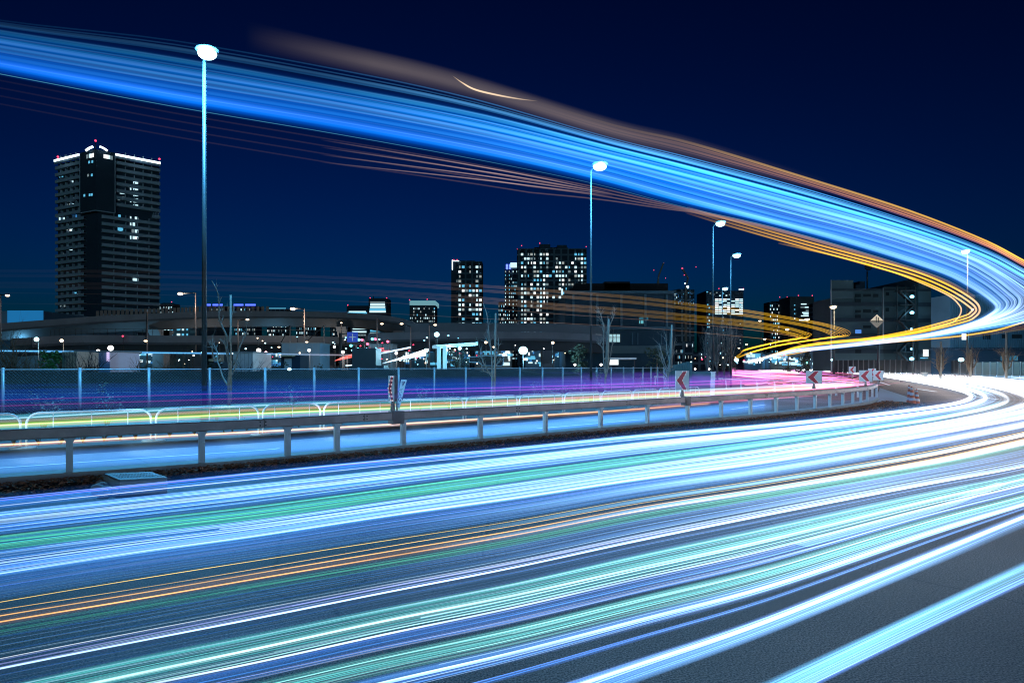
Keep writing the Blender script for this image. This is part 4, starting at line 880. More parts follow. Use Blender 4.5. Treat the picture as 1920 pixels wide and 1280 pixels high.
for x in (1765, 1769, 1773): 
    q = P(x, 600, 99); f = (x - 1746) / 37; yy = 117 + (84 - 117) * f; q = P(x, 600, yy - .3); part('lit_window', MB().box(q, (.25, .4, 1.2)), WIN[0], wh)
pbw('lit_window', 1804, 1813.5, 625, 637, WHITE_W)
for x in (1844, 1848.5, 1852, 1855.5): pbw('window', x, x + 1.5, 627, 636, GLASS)
for x in (1879, 1898, 1907): pbw('window', x, x + 9, 627, 634, GLASS)
pbw('dark_skirt', 1746, 2150, 654, 712, W_DARK)
aw = MB(); 
for x in range(1746, 2000, 5): q = P(x, 654, 83.2); aw.ell((q.x, 83.2, q.z), (.16, .35, .16), 6, 4)
part('awning_edge', aw, W_DARK, wh)
for x0, x1, m in ((1876, 1896, emat('skirt_light', (.05, .2, .32), .6)), (1898, 1908, emat('skirt_light2', (.05, .25, .4), .7))): pbw('lit_opening', x0, x1, 667, 676, m).location.y -= .05
lamp('warehouse_fill_light', P(1865, 640, 72), (.12, .62, 1), 6500, wh, 1); lamp('warehouse_fill_light', P(1770, 640, 74), (.12, .6, 1), 1600, wh, 1)  # added fill lamps, no fixture, to brighten the warehouse walls
ft = thing('yard_floodlight', 'single bright blue-white yard light beside the warm lamp pole at the right', 'lamp', P(1802, 705, 76)); q = P(1802, 674, 76)
part('pole', MB().bar((q.x, 76.3, 0), q + Vector((0, .3, 0)), .1, .1), M_DARK, ft); part('lamp_glass', MB().ell(q, (.32, .22, .22), 12, 8), L_CYAN, ft)
# fences and pipe rail beyond the bend
def panel_fence(label, x0, x1, yt, yb, Y0, Y1, n, m, name='panel_fence'):
    A = Vector(((x0 - CX) / F * Y0, Y0, 0)); B = Vector(((x1 - CX) / F * Y1, Y1, 0)); h = P(0, yt, (Y0 + Y1) / 2).z
    t = thing(name, label, 'fence', (A + B) / 2)
    for i in range(n + 1): c = A.lerp(B, i / n); part('post', MB().box((c.x, c.y - .06, h / 2), (.10, .10, h + .1)), mat('panel_post', (.16, .15, .15), .6, .2, .1, 3), t)
    for i in range(n):
        a, b = A.lerp(B, i / n), A.lerp(B, (i + 1) / n); d = (b - a).normalized(); mb = MB()
        mb.prism([a + d * .07 + Vector((0, 0, .05)), b - d * .07 + Vector((0, 0, .05)), b - d * .07 + Vector((0, 0, h)), a + d * .07 + Vector((0, 0, h))], (0, .05, 0)); part('panel', mb, m, t)
panel_fence('tall brownish steel panel fence under the warm lamp at the right', 1828, 1990, 678.5, 712, 76, 70, 11, mat('fence_panel', (.075, .06, .05), .7, 0, .3, 1))
panel_fence('dark mesh panel fence in front of the factory', 1562, 1700, 675, 705, 105, 98, 14, mat('fence_panel_dark', (.03, .034, .036), .7, 0, .3, 1))
panel_fence('long low black fence between the factory and the warm lamp', 1700, 1826, 676, 705, 98, 78, 12, mat('fence_panel_black', (.016, .022, .028), .7, 0, .3, 1))
pj = [(1655, 700.2), (1690, 702), (1722, 704.2), (1749, 706.4), (1771, 708.3), (1791, 710), (1808, 711.8), (1829, 713.5)]
for i, ((xa, ya), (xb, yb)) in enumerate(zip(pj, pj[1:])):
    A, B = P(xa, 0, 0), None; Y0 = 82 - i * 2.6; Y1 = 82 - (i + 1) * 2.6; A = Vector(((xa - CX) / F * Y0, Y0, 0)); B = Vector(((xb - CX) / F * Y1, Y1, 0)); h = .95
    t = thing('roadside_barrier', 'low grey pipe barrier behind the white streaks, ' + ('farthest left of the row', 'second of the row from the left', 'left of the cabinet', 'beside the small cabinet', 'at the warm lit sapling', 'just left of the warm lamp pole', 'at the foot of the warm lamp pole')[i], 'barrier', (A + B) / 2, 'grey pipe barriers beyond the bend')
    d = (B - A).normalized(); part('hoop', MB().tube([A + d * .1, A + d * .1 + Vector((0, 0, h)), B - d * .1 + Vector((0, 0, h)), B - d * .1], .05, 6), M_GALV, t); part('rail', MB().tube([A + d * .1 + Vector((0, 0, .5)), B - d * .1 + Vector((0, 0, .5))], .04, 6), M_GALV, t)
    for f in (.33, .66): c = A.lerp(B, f); part('baluster', MB().tube([c + Vector((0, 0, .5)), c + Vector((0, 0, h))], .03, 5), M_GALV, t)
t = thing('roadside_cabinet', 'small cream pillar cabinet behind the grey pipe barriers', 'cabinet', (P(1733, 0, 74).x, 74, 0)); part('body', MB().box((P(1733, 0, 74).x, 74, .55), (.45, .4, 1.1)), M_KERB, t); part('cap', MB().box((P(1733, 0, 74).x, 74, 1.14), (.56, .5, .08)), M_KERB, t); part('door', MB().box((P(1733, 0, 74).x, 73.78, .6), (.25, .03, .6)), M_DARK, t)
# diamond sign on a dark post, seen from behind
Y = 70; t = thing('diamond_sign', 'cream diamond shaped sign on a dark pole in front of the factory', 'road sign', (P(1648, 0, Y).x, Y, 0)); c = P(1644.5, 602, Y); r = .69
up = MB(); up.prism([c + Vector((-r, 0, .04)), c + Vector((r, 0, .04)), c + Vector((0, 0, r))], (0, .05, 0)); part('upper_plate', up, mat('sign_painted_lit', (.72, .60, .45), .5, 0, .08, 4, emit=(1, .8, .55), estr=.35), t)  # light on the upper half put in as pale colour plus glow
lo = MB(); lo.prism([c + Vector((-r, 0, -.04)), c + Vector((0, 0, -r)), c + Vector((r, 0, -.04))], (0, .05, 0)); part('lower_plate', lo, mat('sign_painted_shade', (.42, .35, .27), .5, 0, .1, 4), t)  # darker colour stands in for shade on the lower half
br = MB(); br.box(c + Vector((0, -.03, 0)), (1.5, .06, .07)); br.box(c + Vector((-.1, -.04, .16)), (.05, .06, .6)); br.box(c + Vector((.12, -.04, .12)), (.05, .06, .5)); br.box(c + Vector((.9, -.02, 0)), (.6, .03, .03)); part('brackets', br, M_DARK, t)
part('pole', MB().tube([(P(1648, 0, Y).x, Y + .12, 0), (P(1648, 0, Y).x, Y + .12, c.z + .5)], [.14, .1], 10), M_DARK, t)
t = thing('street_lamp', 'thin blue-lit post with a small cyan lamp in front of the factory stairs', 'street lamp', (P(1712, 0, 80).x, 80, 0)); part('pole', MB().tube([(P(1712, 0, 80).x, 80, 0), (P(1712, 0, 80).x, 80, P(0, 612, 80).z)], .09, 8), M_POLE, t); part('lamp_glass', MB().ell(P(1709.5, 672.5, 79.7), (.28, .2, .2), 10, 7), L_BLUE, t); part('cap', MB().ell((P(1712, 0, 80).x, 80, P(0, 612, 80).z), (.12, .12, .08), 8, 5), M_POLE, t)

# ------------------------------------------------------------------ flyovers
def flyover(label, line, Y0, Y1, th, width, pier_px=(), yg=0, noise=True, wall=1.0, side=None):
    """line: photo polyline of the parapet top; Y from Y0 to Y1 along it"""
    pts = smooth_line(line, 50); n = len(pts); path = []
    for i, (x, y) in enumerate(pts): f = i / (n - 1); path.append(P(x, y, Y0 + (Y1 - Y0) * f))
    t = thing('flyover', label, 'flyover', (path[n // 2].x, path[n // 2].y, 0), 'road flyovers behind the fence')
    def sweep(prof):
        mb = MB(); vs = []; k = len(prof)
        for i, p in enumerate(path):
            d = (path[min(i + 1, n - 1)] - path[max(i - 1, 0)]); d.z = 0; d.normalize(); nn = Vector((-d.y, d.x, 0)); nn = nn if nn.y > 0 else -nn
            vs += [p + nn * u + Vector((0, 0, v)) for u, v in prof]
        fs = [(i * k + j, i * k + (j + 1) % k, (i + 1) * k + (j + 1) % k, (i + 1) * k + j) for i in range(n - 1) for j in range(k)] + [tuple(range(k)), tuple((n - 1) * k + j for j in range(k - 1, -1, -1))]
        mb.add(vs, fs); return mb
    part('parapet', sweep([(0, 0), (.35, 0), (.35, -wall), (0, -wall)]), M_CONC, t)
    part('deck', sweep([(-.1, -wall - .01), (width + .1, -wall - .01), (width + .1, -wall - .35), (-.1, -wall - .35)]), M_CONC_D, t)
    part('parapet', sweep([(width - .35, 0), (width, 0), (width, -wall), (width - .35, -wall)]), M_CONC, t)
    part('girder', sweep([(.9, -wall - .36), (width - .9, -wall - .36), (width - 2.2, -wall - th), (2.2, -wall - th)]), M_CONC_D, t)
    for x in pier_px:
        i = min(range(n), key=lambda i: abs(pts[i][0] - x)); p = path[i]; zt = p.z - wall - th - .02
        mb = MB(); mb.box((p.x, p.y + width / 2, zt / 2), (2.0, 2.2, zt)); mb.prism([(p.x - 1.0, p.y + width / 2 - 3, zt + 0), (p.x - 1.0, p.y + width / 2 + 3, zt), (p.x - 1.0, p.y + width / 2 + 1.1, zt - 2.0), (p.x - 1.0, p.y + width / 2 - 1.1, zt - 2.0)], (2.0, 0, 0)); part('pier', mb, M_CONC, t)
    return t, path
fA, pathA = flyover('upper curved flyover sweeping from the left edge and bending away near the crowned office', [(-60, 610), (0, 606), (100, 598.5), (190, 592), (300, 587), (400, 583.5), (520, 583), (620, 585), (700, 589), (745, 595), (775, 603), (788, 612)], 105, 150, 1.7, 8, (285, 630, 745))
fB, pathB = flyover('lower flyover running level from the tower past the forked sapling', [(60, 632), (120, 629), (200, 628), (320, 629), (440, 629), (560, 629.5), (660, 633), (700, 640)], 90, 110, 1.5, 8, (105, 350, 610))
fC, pathC = flyover('right hand flyover with a noise fence passing behind the floodlight', [(690, 625), (760, 623), (830, 622), (920, 622), (1000, 622), (1070, 624), (1140, 628)], 96, 104, 1.7, 8, (715, 1030))
fn = MB()
for a, b in zip(pathC[8:], pathC[9:]): fn.prism([a + Vector((0, .1, .02)), b + Vector((0, .1, .02)), b + Vector((0, .1, 1.3)), a + Vector((0, .1, 1.3))], (0, .05, 0))
part('noise_fence', fn, wallmat('noise_panel', (.10, .12, .14)), fC)
fn = MB()
for a, b in zip(pathB[4:], pathB[5:]):
    fn.bar(a + Vector((0, .15, .9)), b + Vector((0, .15, .9)), .05, .05); fn.bar(a + Vector((0, .15, .0)), a + Vector((0, .15, .9)), .04, .04)
part('railing', fn, M_DARK, fB)
fn = MB()
for k in range(40):
    i = 14 + k // 6; a = pathA[min(13 + k // 3, 49)]; b = pathA[min(14 + k // 3, 49)]; c = a.lerp(b, (k % 3) / 3); fn.box(c + Vector((0, .12, .45)), (.5, .06, .9))
part('screen', fn, mat('screen_panel', (.16, .13, .12), .6, 0, .4, 1), fA)
def road_lamp(label, px, ytop, ybot, Y, hx, hy, m=L_WARM, hr=3.4, w=0, col=(1, .78, .58), grp='lamp posts around the flyovers'):
    t = thing('street_lamp', label, 'street lamp', P(px, ybot, Y), grp); k = Y / F
    part('pole', MB().tube([P(px, ybot, Y), P(px, ytop, Y)], [1.7 * k, 1.1 * k], 8), M_GALV, t)
    part('arm', MB().tube([P(px, ytop + .5, Y), P(hx, hy - 1.0, Y - .5)], [1.0 * k, .8 * k], 6), M_DARK, t)
    part('lamp_glass', MB().ell(P(hx, hy, Y - .5), (hr * k * 1.25, hr * k, hr * k * .62), 12, 8), m, t)
    part('housing', MB().ell(P(hx, hy - hr * .6, Y - .45), (hr * k * 1.35, hr * k, hr * k * .3), 10, 5), M_DARK, t)
    if w: lamp('lamp_light', P(hx, hy + hr, Y - .9), col, w, t, .3)
road_lamp('warm lamp on a long arm left of the tallest lamp, over the flyovers', 367, 549, 665, 100, 338, 551, hr=4, w=2500)
road_lamp('warm lamp over the upper flyover in the gap right of the forked sapling', 571, 578, 690, 98, 549, 579, hr=4, w=2500)
road_lamp('warm lamp with a short arm beside the forked sapling', 446, 600, 660, 96, 464, 599, hr=2.6)
road_lamp('lamp post with a low warm head, left of the cyan parking deck', 276, 584, 684, 88, 273, 639, hr=2.6)
road_lamp('warm lamp at the left edge over the pale building', 1, 552, 640, 100, 14, 554, hr=3.2)
for px, yt, hx, hy, m, hr, lb in ((544, 610, 523, 650.5, L_WARM, 2.0, 'thin post with a low warm head left of the white building'), (608, 609, 575, 641, L_WARM, 2.2, 'tall thin post right of the white building'), (707, 596, 716, 607, L_WARM, 2.4, 'tall post left of the traffic signals road, small warm head'),
                                  (770, 612, 753, 607, L_WARM, 2.6, 'post under the end of the upper flyover'), (805, 609, 816, 609, L_WARM, 2.5, 'post left of the footbridge gateway'), (640, 606, 640, 605, L_WARM, 1.6, 'post left of the blue road sign')):
    road_lamp(lb, px, yt, 690, 92, hx, hy, m, hr)
def ball_lamp(label, px, py, Y, rpx, m, w=0, col=(1, 1, 1), pole=True, grp='bright lamps and floodlights behind the fence'):
    t = thing('floodlight', label, 'lamp', (P(px, 0, Y).x, Y, 0), grp); c = P(px, py, Y); k = Y / F
    if pole: part('pole', MB().tube([(c.x, Y + .25, 0), (c.x, Y + .25, c.z)], .035, 8), M_DARK, t)
    part('lamp_glass', MB().ell(c, (rpx * k, rpx * k * .6, rpx * k * .9), 14, 9), m, t); part('housing', MB().ell(c + Vector((0, rpx * k * .55, rpx * k * .2)), (rpx * k * .8, rpx * k * .5, rpx * k * .75), 12, 7), M_DARK, t)
    if w: lamp('flood_light', c + Vector((0, -rpx * k - .2, -.1)), col, w, t, .4)
ball_lamp('dazzling cyan-white floodlight in the middle, under the right hand flyover', 981, 657, 70, 8.5, L_CYAN, 20000, (.25, .7, 1))
ball_lamp('dazzling white floodlight beside the pale blue shed at the left', 207.5, 652.5, 62, 5.5, L_WHITE, 3000, (1, .92, .85))
ball_lamp('smaller white lamp left of the white floodlight by the shed', 184, 658, 62, 3.6, L_WHITE)
ball_lamp('cyan-white lamp left of the evergreen, before the flyover', 68.5, 636, 60, 4.6, L_CYAN, 1800, (.4, .8, 1))
ball_lamp('warm lamp between the cyan lamp and the container', 115.5, 638.5, 60, 3.4, L_WARM, 500, (1, .8, .6))
ball_lamp('white floodlight over the middle white shed', 485, 657, 60, 4.6, L_WHITE, 2200, (1, .92, .85))
ball_lamp('small rosy lamp right of the floodlight over the white shed', 498.5, 661, 62, 3.0, emat('lamp_glass_rose', (1, .55, .62), 6))
ball_lamp('white lamp below the white building right of the centre-left', 579.5, 656.5, 64, 3.2, L_WHITE, 600)
ball_lamp('white lamp low left of the signals', 643, 660, 64, 3.2, L_WHITE, 500)
ball_lamp('small white lamp above it, left of the road sign post', 627, 650, 66, 2.6, L_WHITE)
ball_lamp('lone white lamp on the dark mound right of the black van', 743, 662, 58, 3.0, L_WHITE, 700)
ball_lamp('cyan lamp at the head of the white headlight streaks', 799, 657, 66, 4.2, L_CYAN, 1500, (.3, .75, 1))
ball_lamp('cyan spot high on the footbridge gateway', 819, 627, 70, 5.0, L_CYAN, 700, (.3, .75, 1))
for x, y, r, m, lb in ((835, 655, 3.2, L_CYAN, 'under the gateway canopy, left'), (862, 653, 3.4, L_CYAN, 'under the gateway canopy, right'), (911, 641.5, 2.8, L_WARM, 'warm, under the right flyover left of the floodlight'), (1036.5, 642.5, 2.8, L_WARM, 'warm, under the right flyover right of the floodlight'), (1078, 683.5, 2.4, L_WHITE, 'low before the dark hall, left of the second tall lamp'), (1127, 683.5, 2.6, L_WHITE, 'low before the dark hall, right of the second tall lamp'),
                       (1303.5, 691.5, 2.0, L_WHITE, 'low white, right of the large chevron board'), (1329.5, 691.5, 2.2, L_WHITE, 'low white, left of the bare poplars'), (1381, 675, 4.0, L_CYAN, 'cyan-white at the vanishing end of the yellow streaks'), (1559.5, 674.5, 2.0, L_CYAN, 'greenish, at the left foot of the factory'), (1513, 680, 1.6, emat('lamp_green', (.2, 1, .75), 4), 'tiny green, under the big dark evergreen')):
    ball_lamp('lamp ' + lb, x, y, 66 if x < 1290 else 90, r, m)
t = thing('glare_lamp', 'small flat cyan light fixed on the top rail of the fence left of centre', 'lamp', P(542.5, 692, 22.6)); part('lamp_glass', MB().ell(P(542.5, 692, 22.6), (.07, .05, .045), 10, 7), L_CYAN, t); part('bracket', MB().box(P(542.5, 694.5, 22.65), (.03, .03, .06)), M_DARK, t)

# --- parked structures behind the fence
t, A, B = block('white_building', 'pale slab building at the left edge, lit blue, behind the upper flyover', 'building', -120, 80, 583, 160, 40, W_BLUE); 
a, b = P(14, 582, 159.5), P(80, 582, 159.5); part('self_glow_flank', MB().box(((a.x + b.x) / 2, 159.6, a.z / 2 + 4), (b.x - a.x, .3, a.z - 8)), emat('flank_painted_light', (.015, .20, .50), .75), t)  # wall panel glows by itself: the blue lighting is put into its material
t, A, B = block('parking_building', 'parking deck with rows of cyan lit floors right of the residential tower', 'building', 296, 366, 603, 200, 25, wallmat('deck_wall', (.08, .14, .18)))
lst = []
for y in (617, 628, 649, 659):
    for x, w in ((300, 5), (309, 3), (316, 2), (322, 3), (335, 6), (343, 3), (351, 2)): lst.append((P(x, y, 199.7), w * .16, .3, .9, random.choice((0, 2, 2)), 0))
lit_windows(t, lst)
for y in (622, 634, 654, 664): a, b = P(296, y, 199.6), P(366, y, 199.6); part('deck_edge', MB().box(((a.x + b.x) / 2, 199.7, a.z), (b.x - a.x, .4, .8)), wallmat('deck_edge', (.16, .3, .36)), t)
t, A, B = block('blue_lit_annex', 'low cyan lit annex under the flyover at the left edge', 'building', -60, 108, 622, 120, 12, W_BLUE); part('lit_strip', MB().box((P(100, 627, 119.5).x, 119.6, P(0, 627, 119.5).z), (.9, .2, .25)), WIN[0], t); lamp('annex_fill_light', P(40, 640, 112), (.2, .65, 1), 1500, t, .5)  # the lamp is an added fill without a fixture, washing the annex cyan
t, A, B = block('cream_container', 'cream corrugated container marked with a number behind the fence at the left', 'container', 116.5, 143.5, 659, 45, 2.4, mat('container_cream', (.52, .44, .33), .6, 0, .12, 2))
rb = MB()
for k in range(9): q = P(118.5 + k * 2.9, 660, 44.97); rb.box((q.x, 44.97, q.z / 2 + .2), (.03, .05, q.z - .5))
part('ribs', rb, mat('container_rib', (.22, .18, .14), .6, 0, .1), t)
c = bpy.data.curves.new('num', 'FONT'); c.body = '03'; c.size = .17; c.extrude = .004; tmp = bpy.data.objects.new('tmp', c); COL.objects.link(tmp)
me = bpy.data.meshes.new_from_object(tmp.evaluated_get(bpy.context.evaluated_depsgraph_get())); bpy.data.objects.remove(tmp); me.materials.clear(); me.materials.append(M_DARK)
o = obj('number', me, t); o.matrix_parent_inverse = t.matrix_basis.inverted(); o.location = P(120, 669.5, 44.9); o.rotation_euler = (R(90), 0, 0)
def shed(label, x0, x1, yt, Y, m, roofm=None, yl=None):
    t, A, B = block('site_shed', label, 'shed', x0, x1, yt, Y, 4, m, 'pale sheds behind the fence'); part('roof', MB().box(((A.x + B.x) / 2, Y + 2, A.z + .05), (B.x - A.x + .2, 4.3, .1)), roofm or W_GREY, t)
    for k in range(1, 5): x = A.x + (B.x - A.x) * k / 5; part('seam', MB().box((x, Y - .01, A.z / 2), (.03, .03, A.z - .1)), W_GREY, t)
    return t
SH = mat('shed_panel', (.34, .42, .60), .5, 0, .08, 1)
t = shed('pale blue-white shed lit by the white floodlight, right of the container', 144, 206, 660, 50, SH)
for x in (201, 204): part('strip_light', MB().box(P(x, 668, 49.9), (.05, .06, .7)), emat('shed_strip', (.7, .6, 1), 1.2), t)
shed('white shed behind the forked sapling', 437, 474, 661, 52, mat('shed_white', (.6, .6, .6), .6, 0, .1, 1))
shed('blue-grey long building under the flyovers right of the sapling', 528, 600, 644, 74, W_BLUE); shed('pale building in the far middle behind the signals', 690, 735, 645, 88, W_PALE)
t, A, B = block('small_hut', 'small hut with a lit tan roof sign beside the forked sapling', 'hut', 392, 414, 678, 46, 2, W_MID); part('sign', MB().box(P(403, 675, 45.8), (.8, .1, .16)), mat('tan', (.5, .38, .22), .6), t)
t, A, B = block('small_hut', 'dark hut with a tan lit awning below the distant white lamps', 'hut', 527, 563, 666, 48, 2, W_DARK); part('awning', MB().box(P(540, 667, 47.6), (.8, .7, .1)), mat('tan', (.5, .38, .22), .6), t); part('door', MB().box(P(540, 682, 47.95), (.5, .06, .8)), W_PALE, t)
# black box van
def van(label, x0, x1, yt, Y, m):
    A, B = P(x0, yt, Y), P(x1, yt, Y); t = thing('box_van', label, 'van', ((A.x + B.x) / 2, Y, 0), 'dark vehicles behind the fence'); L = B.x - A.x; h = A.z
    part('cargo_box', MB().box((A.x + L * .36, Y + 1, h * .55 + .2), (L * .72, 2, h * .9 - .1)), m, t)
    cb = MB(); cb.prism([(A.x + L * .73, Y + .1, .45), (B.x, Y + .1, .45), (B.x, Y + .1, h * .38), (B.x - L * .05, Y + .1, h * .62), (A.x + L * .73, Y + .1, h * .62)], (0, 1.8, 0)); part('cab', cb, m, t)
    for x in (A.x + L * .18, A.x + L * .84): part('wheel', MB().tube([(x, Y - .02, .36), (x, Y + .3, .36)], .36, 14), M_DARK, t)
    part('side_window', MB().box((A.x + L * .85, Y + .08, h * .5), (L * .14, .04, h * .14)), GLASS, t)
    return t
van('black box van parked below the traffic signals', 660, 722, 656, 50, mat('black_panel', (.03, .045, .05), .5, 0, .2, 1))
# dark coach with lit outline, right of the gateway
Y = 62; A, B = P(880, 667, Y), P(944, 667, Y); t = thing('parked_coach', 'dark parked coach with a pale outline left of the central floodlight', 'coach', ((A.x + B.x) / 2, Y, 0)); L = B.x - A.x; z = lambda y: P(0, y, Y).z
prof = [(880, 669), (897, 668.5), (901, 666.5), (940, 667), (944, 670), (943, 683), (940, 686), (904, 685), (898, 679), (880, 678.5)]
part('body', MB().prism([P(x, y, Y) for x, y in prof], (0, 2.4, 0)), mat('coach_black', (.02, .03, .045), .7, 0, .1, 1), t)
part('painted_edge_light', MB().tube([P(x, y, Y - .02) for x, y in prof + prof[:1]], .05, 5, False), mat('coach_edge_light_paint', (.3, .5, .62), .3, .3, .05), t)  # pale tube stands in for light caught along the body edges
for x in (890, 932): part('wheel', MB().tube([(P(x, 0, Y).x, Y - .04, .45), (P(x, 0, Y).x, Y + .3, .45)], .45, 14), M_DARK, t)
part('window', MB().box(P(918, 673, Y - .03), (2.6, .03, .5)), GLASS, t)
# footbridge gateway
t = thing('footbridge_gateway', 'floodlit white gateway with two columns and a long cyan canopy left of the coach', 'gateway', P(830, 690, 64)); GW = mat('gateway_white', (.55, .75, .82), .5, 0, .08, 1)
for x in (823, 834): q = P(x, 0, 64); part('column', MB().box((q.x, 64, P(0, 650, 64).z / 2), (.34, .34, P(0, 650, 64).z)), GW, t)
part('plinth', MB().box((P(823, 0, 63.7).x, 63.7, .75), (1.6, .8, 1.5)), GW, t)
for k in range(3): a, b = P(815, 648 + k * 2.2, 64), P(892, 642 + k * 2.2, 72); part('canopy_beam', MB().bar(a, b, .5, .09), GW, t)
lamp('gateway_fill_light', P(826, 668, 61), (.3, .78, 1), 900, t, .3); lamp('gateway_fill_light', P(850, 656, 66), (.3, .78, 1), 500, t, .3)  # two added fill lamps with no fixture, for columns and canopy
# signals, gantry sign
def signal(label, px, py, Y, m1, m2):
    t = thing('traffic_signal', label, 'traffic signal', (P(px + 6, 0, Y).x, Y, 0), 'traffic signals in the distance'); c = P(px, py, Y); k = Y / F
    part('pole', MB().tube([(P(px + 7, 0, Y).x, Y, 0), P(px + 7, py - 1, Y), P(px, py - 2.5, Y)], .09, 6), M_GALV, t); part('head', MB().box(c + Vector((0, .15, 0)), (12 * k, .25, 4.5 * k)), M_DARK, t)
    if m1: part('lens', MB().ell(c + Vector((-3 * k, 0, 0)), (2.6 * k, .15, 2.6 * k), 10, 6), m1, t)
    if m2: part('lens', MB().ell(c + Vector((3 * k, 0, 0)), (2.6 * k, .15, 2.6 * k), 10, 6), m2, t)
TQ = emat('signal_green', (.15, .9, 1), 4); PKL = emat('signal_red', (1, .12, .22), 4)
signal('signal with a cyan and a red light, right of the blue road sign', 676, 637, 78, TQ, PKL); signal('signal showing cyan and red, highest of the group', 701, 635.5, 80, TQ, PKL); signal('signal showing red only, farther right, standing alone', 724, 640, 84, None, PKL)
signal('signal showing red only, below the first one', 686, 644.5, 76, None, PKL); signal('signal with a cyan light low beside the road sign post', 661, 648, 78, TQ, None); signal('signal with a cyan light low above the black van', 674, 654, 74, TQ, None)
Y = 76; t = thing('road_sign_gantry', 'blue overhead direction sign on a dark arm left of the traffic signals', 'road sign', (P(638, 0, Y).x, Y, 0))
part('pole', MB().tube([(P(638, 0, Y).x, Y, 0), P(638, 624, Y)], .16, 8), M_DARK, t)
for y in (626, 639): part('arm', MB().bar(P(638, y, Y), P(655, y, Y), .12, .12), M_DARK, t)
a, b = P(651, 622.5, Y - .15), P(671, 641, Y - .15); part('panel', MB().box(((a.x + b.x) / 2, Y - .15, (a.z + b.z) / 2), (b.x - a.x, .08, a.z - b.z)), mat('sign_blue_self_glow', (.01, .05, .38), .4, 0, .05, 1, emit=(.005, .04, .35), estr=.5), t)  # panel emits faintly: its brightness at night is put into the material
mk = MB(); mk.box(P(661, 632, Y - .21), (.08, .02, .8)); mk.box(P(661, 632, Y - .21), (.8, .018, .08)); part('route_mark', mk, M_WHITE, t)
# concrete wall end and yellow-lit kerb near the poplars
t = thing('noise_wall', 'ribbed teal concrete wall closing the fence left of the large chevron board', 'wall', P(1285, 700, 46)); mb = MB()
for k in range(14):
    x = 1256 + k * 3; Y = 50 - k * .35; a = P(x, 686 - k * .7 if k < 12 else 679, Y); mb.box((a.x, Y, a.z / 2), (.10 * (Y / 45) * 1.05, .3 if k % 2 else .2, a.z))
part('panel', mb, wallmat('teal_wall', (.10, .20, .22)), t)
t = thing('noise_wall', 'low blue-green wall between the chevron board and the poplars', 'wall', P(1310, 715, 48)); a, b = P(1297, 696, 48), P(1334, 696, 48); part('panel', MB().box(((a.x + b.x) / 2, 48, a.z / 2), (b.x - a.x, .3, a.z)), wallmat('teal_wall', (.10, .20, .22)), t)
# distant low roofs on the horizon behind the bend
for i, (x0, x1, yt, Y, lb) in enumerate(((1290, 1345, 660, 260, 'low dark roofs left of the poplars'), (1396, 1500, 668, 300, 'low dark roofs under the yellow hooks'), (1500, 1560, 650, 240, 'dark block between the yellow hooks and the factory'), (1262, 1300, 640, 230, 'dark block right behind the dark hall'))):
    tower_b('distant ' + lb, x0, x1, yt, Y, 4, 14, .22, W_TOWER, name='low_building', cat='building', seed=50 + i, plant=False, depth=12, fw=.4, zbot_py=686, group='low buildings on the horizon')
struct(MB().sheet([P(x, 690, 380) for x in range(-200, 2200, 200)], [P(x, 676 + 5 * math.sin(x * .013), 380) for x in range(-200, 2200, 200)]).build('hills', M_GROUND))

rnx = random.Random(77)
LB = [(372, 420, 648, 130, 'behind the tallest lamp'), (500, 530, 634, 135, 'left of the blue-grey long building'), (600, 652, 648, 140, 'left of the signals'), (730, 768, 640, 150, 'left of the rising white streaks'), (770, 815, 636, 160, 'under the end of the right flyover'),
      (838, 880, 640, 150, 'behind the gateway canopy'), (890, 960, 646, 125, 'behind the coach'), (985, 1058, 650, 128, 'right of the floodlight'), (60, 112, 650, 130, 'behind the green evergreen'), (212, 290, 652, 125, 'under the residential tower'), (1396, 1445, 662, 210, 'behind the end of the pink streaks'), (1445, 1505, 664, 200, 'under the yellow hooks')]
for i, (x0, x1, yt, Y, lb) in enumerate(LB):
    t, A, B = block('lit_workshop', 'low dark workshop with small lit windows and lamps, ' + lb, 'building', x0, x1, yt, Y, 8, wallmat('workshop_wall', (.05, .085, .11)), 'low lit workshops in the city band')
    ls = []
    for k in range(int((x1 - x0) / 1.7)):
        x = rnx.uniform(x0 + 1, x1 - 1); y = rnx.uniform(yt + 3, 684); ls.append((P(x, y, Y - .1), rnx.choice((.3, .45, .8, 1.6)) * Y / 130, .1, rnx.choice((.3, .45, .6)) * Y / 130, rnx.choice((0, 0, 1, 2, 2, 4)), 0))
    lit_windows(t, ls); part('eave', MB().box(((A.x + B.x) / 2, Y - .3, A.z), (B.x - A.x + .4, .7, .18)), W_GREY, t)
    lamp('workshop_fill_light', P((x0 + x1) / 2, yt + 12, Y - 5), rnx.choice(((.25, .7, 1), (.2, .6, 1), (.2, .65, 1), (1, .85, .7))), 2200, t, .5)  # added fill lamp without a fixture, brightens walls and flyover undersides
for i in range(150):
    x = (rnx.uniform(230, 1060) if i % 2 else rnx.uniform(600, 880)) if i < 122 else rnx.uniform(1285, 1500); y = rnx.uniform(628, 684) if i < 122 else rnx.uniform(660, 684); m = rnx.choice((L_BLUE, L_CYAN, L_CYAN, L_WARM, L_WHITE, L_RED)); Y = rnx.uniform(72, 120) if i < 122 else rnx.uniform(120, 200); k = Y / F
    t = thing('yard_lamp', 'tiny distant yard lamp on a thin dark post in the city band', 'lamp', (P(x, 0, Y).x, Y, 0), 'tiny yard lamps of the city band'); c = P(x, y, Y); r = rnx.uniform(.8, 2.0) * k
    part('pole', MB().bar((c.x, Y + .1, 0), c + Vector((0, .1, 0)), .05, .05), M_DARK, t); part('lamp_glass', MB().ell(c, (r, r * .7, r * .8), 8, 5), m, t)
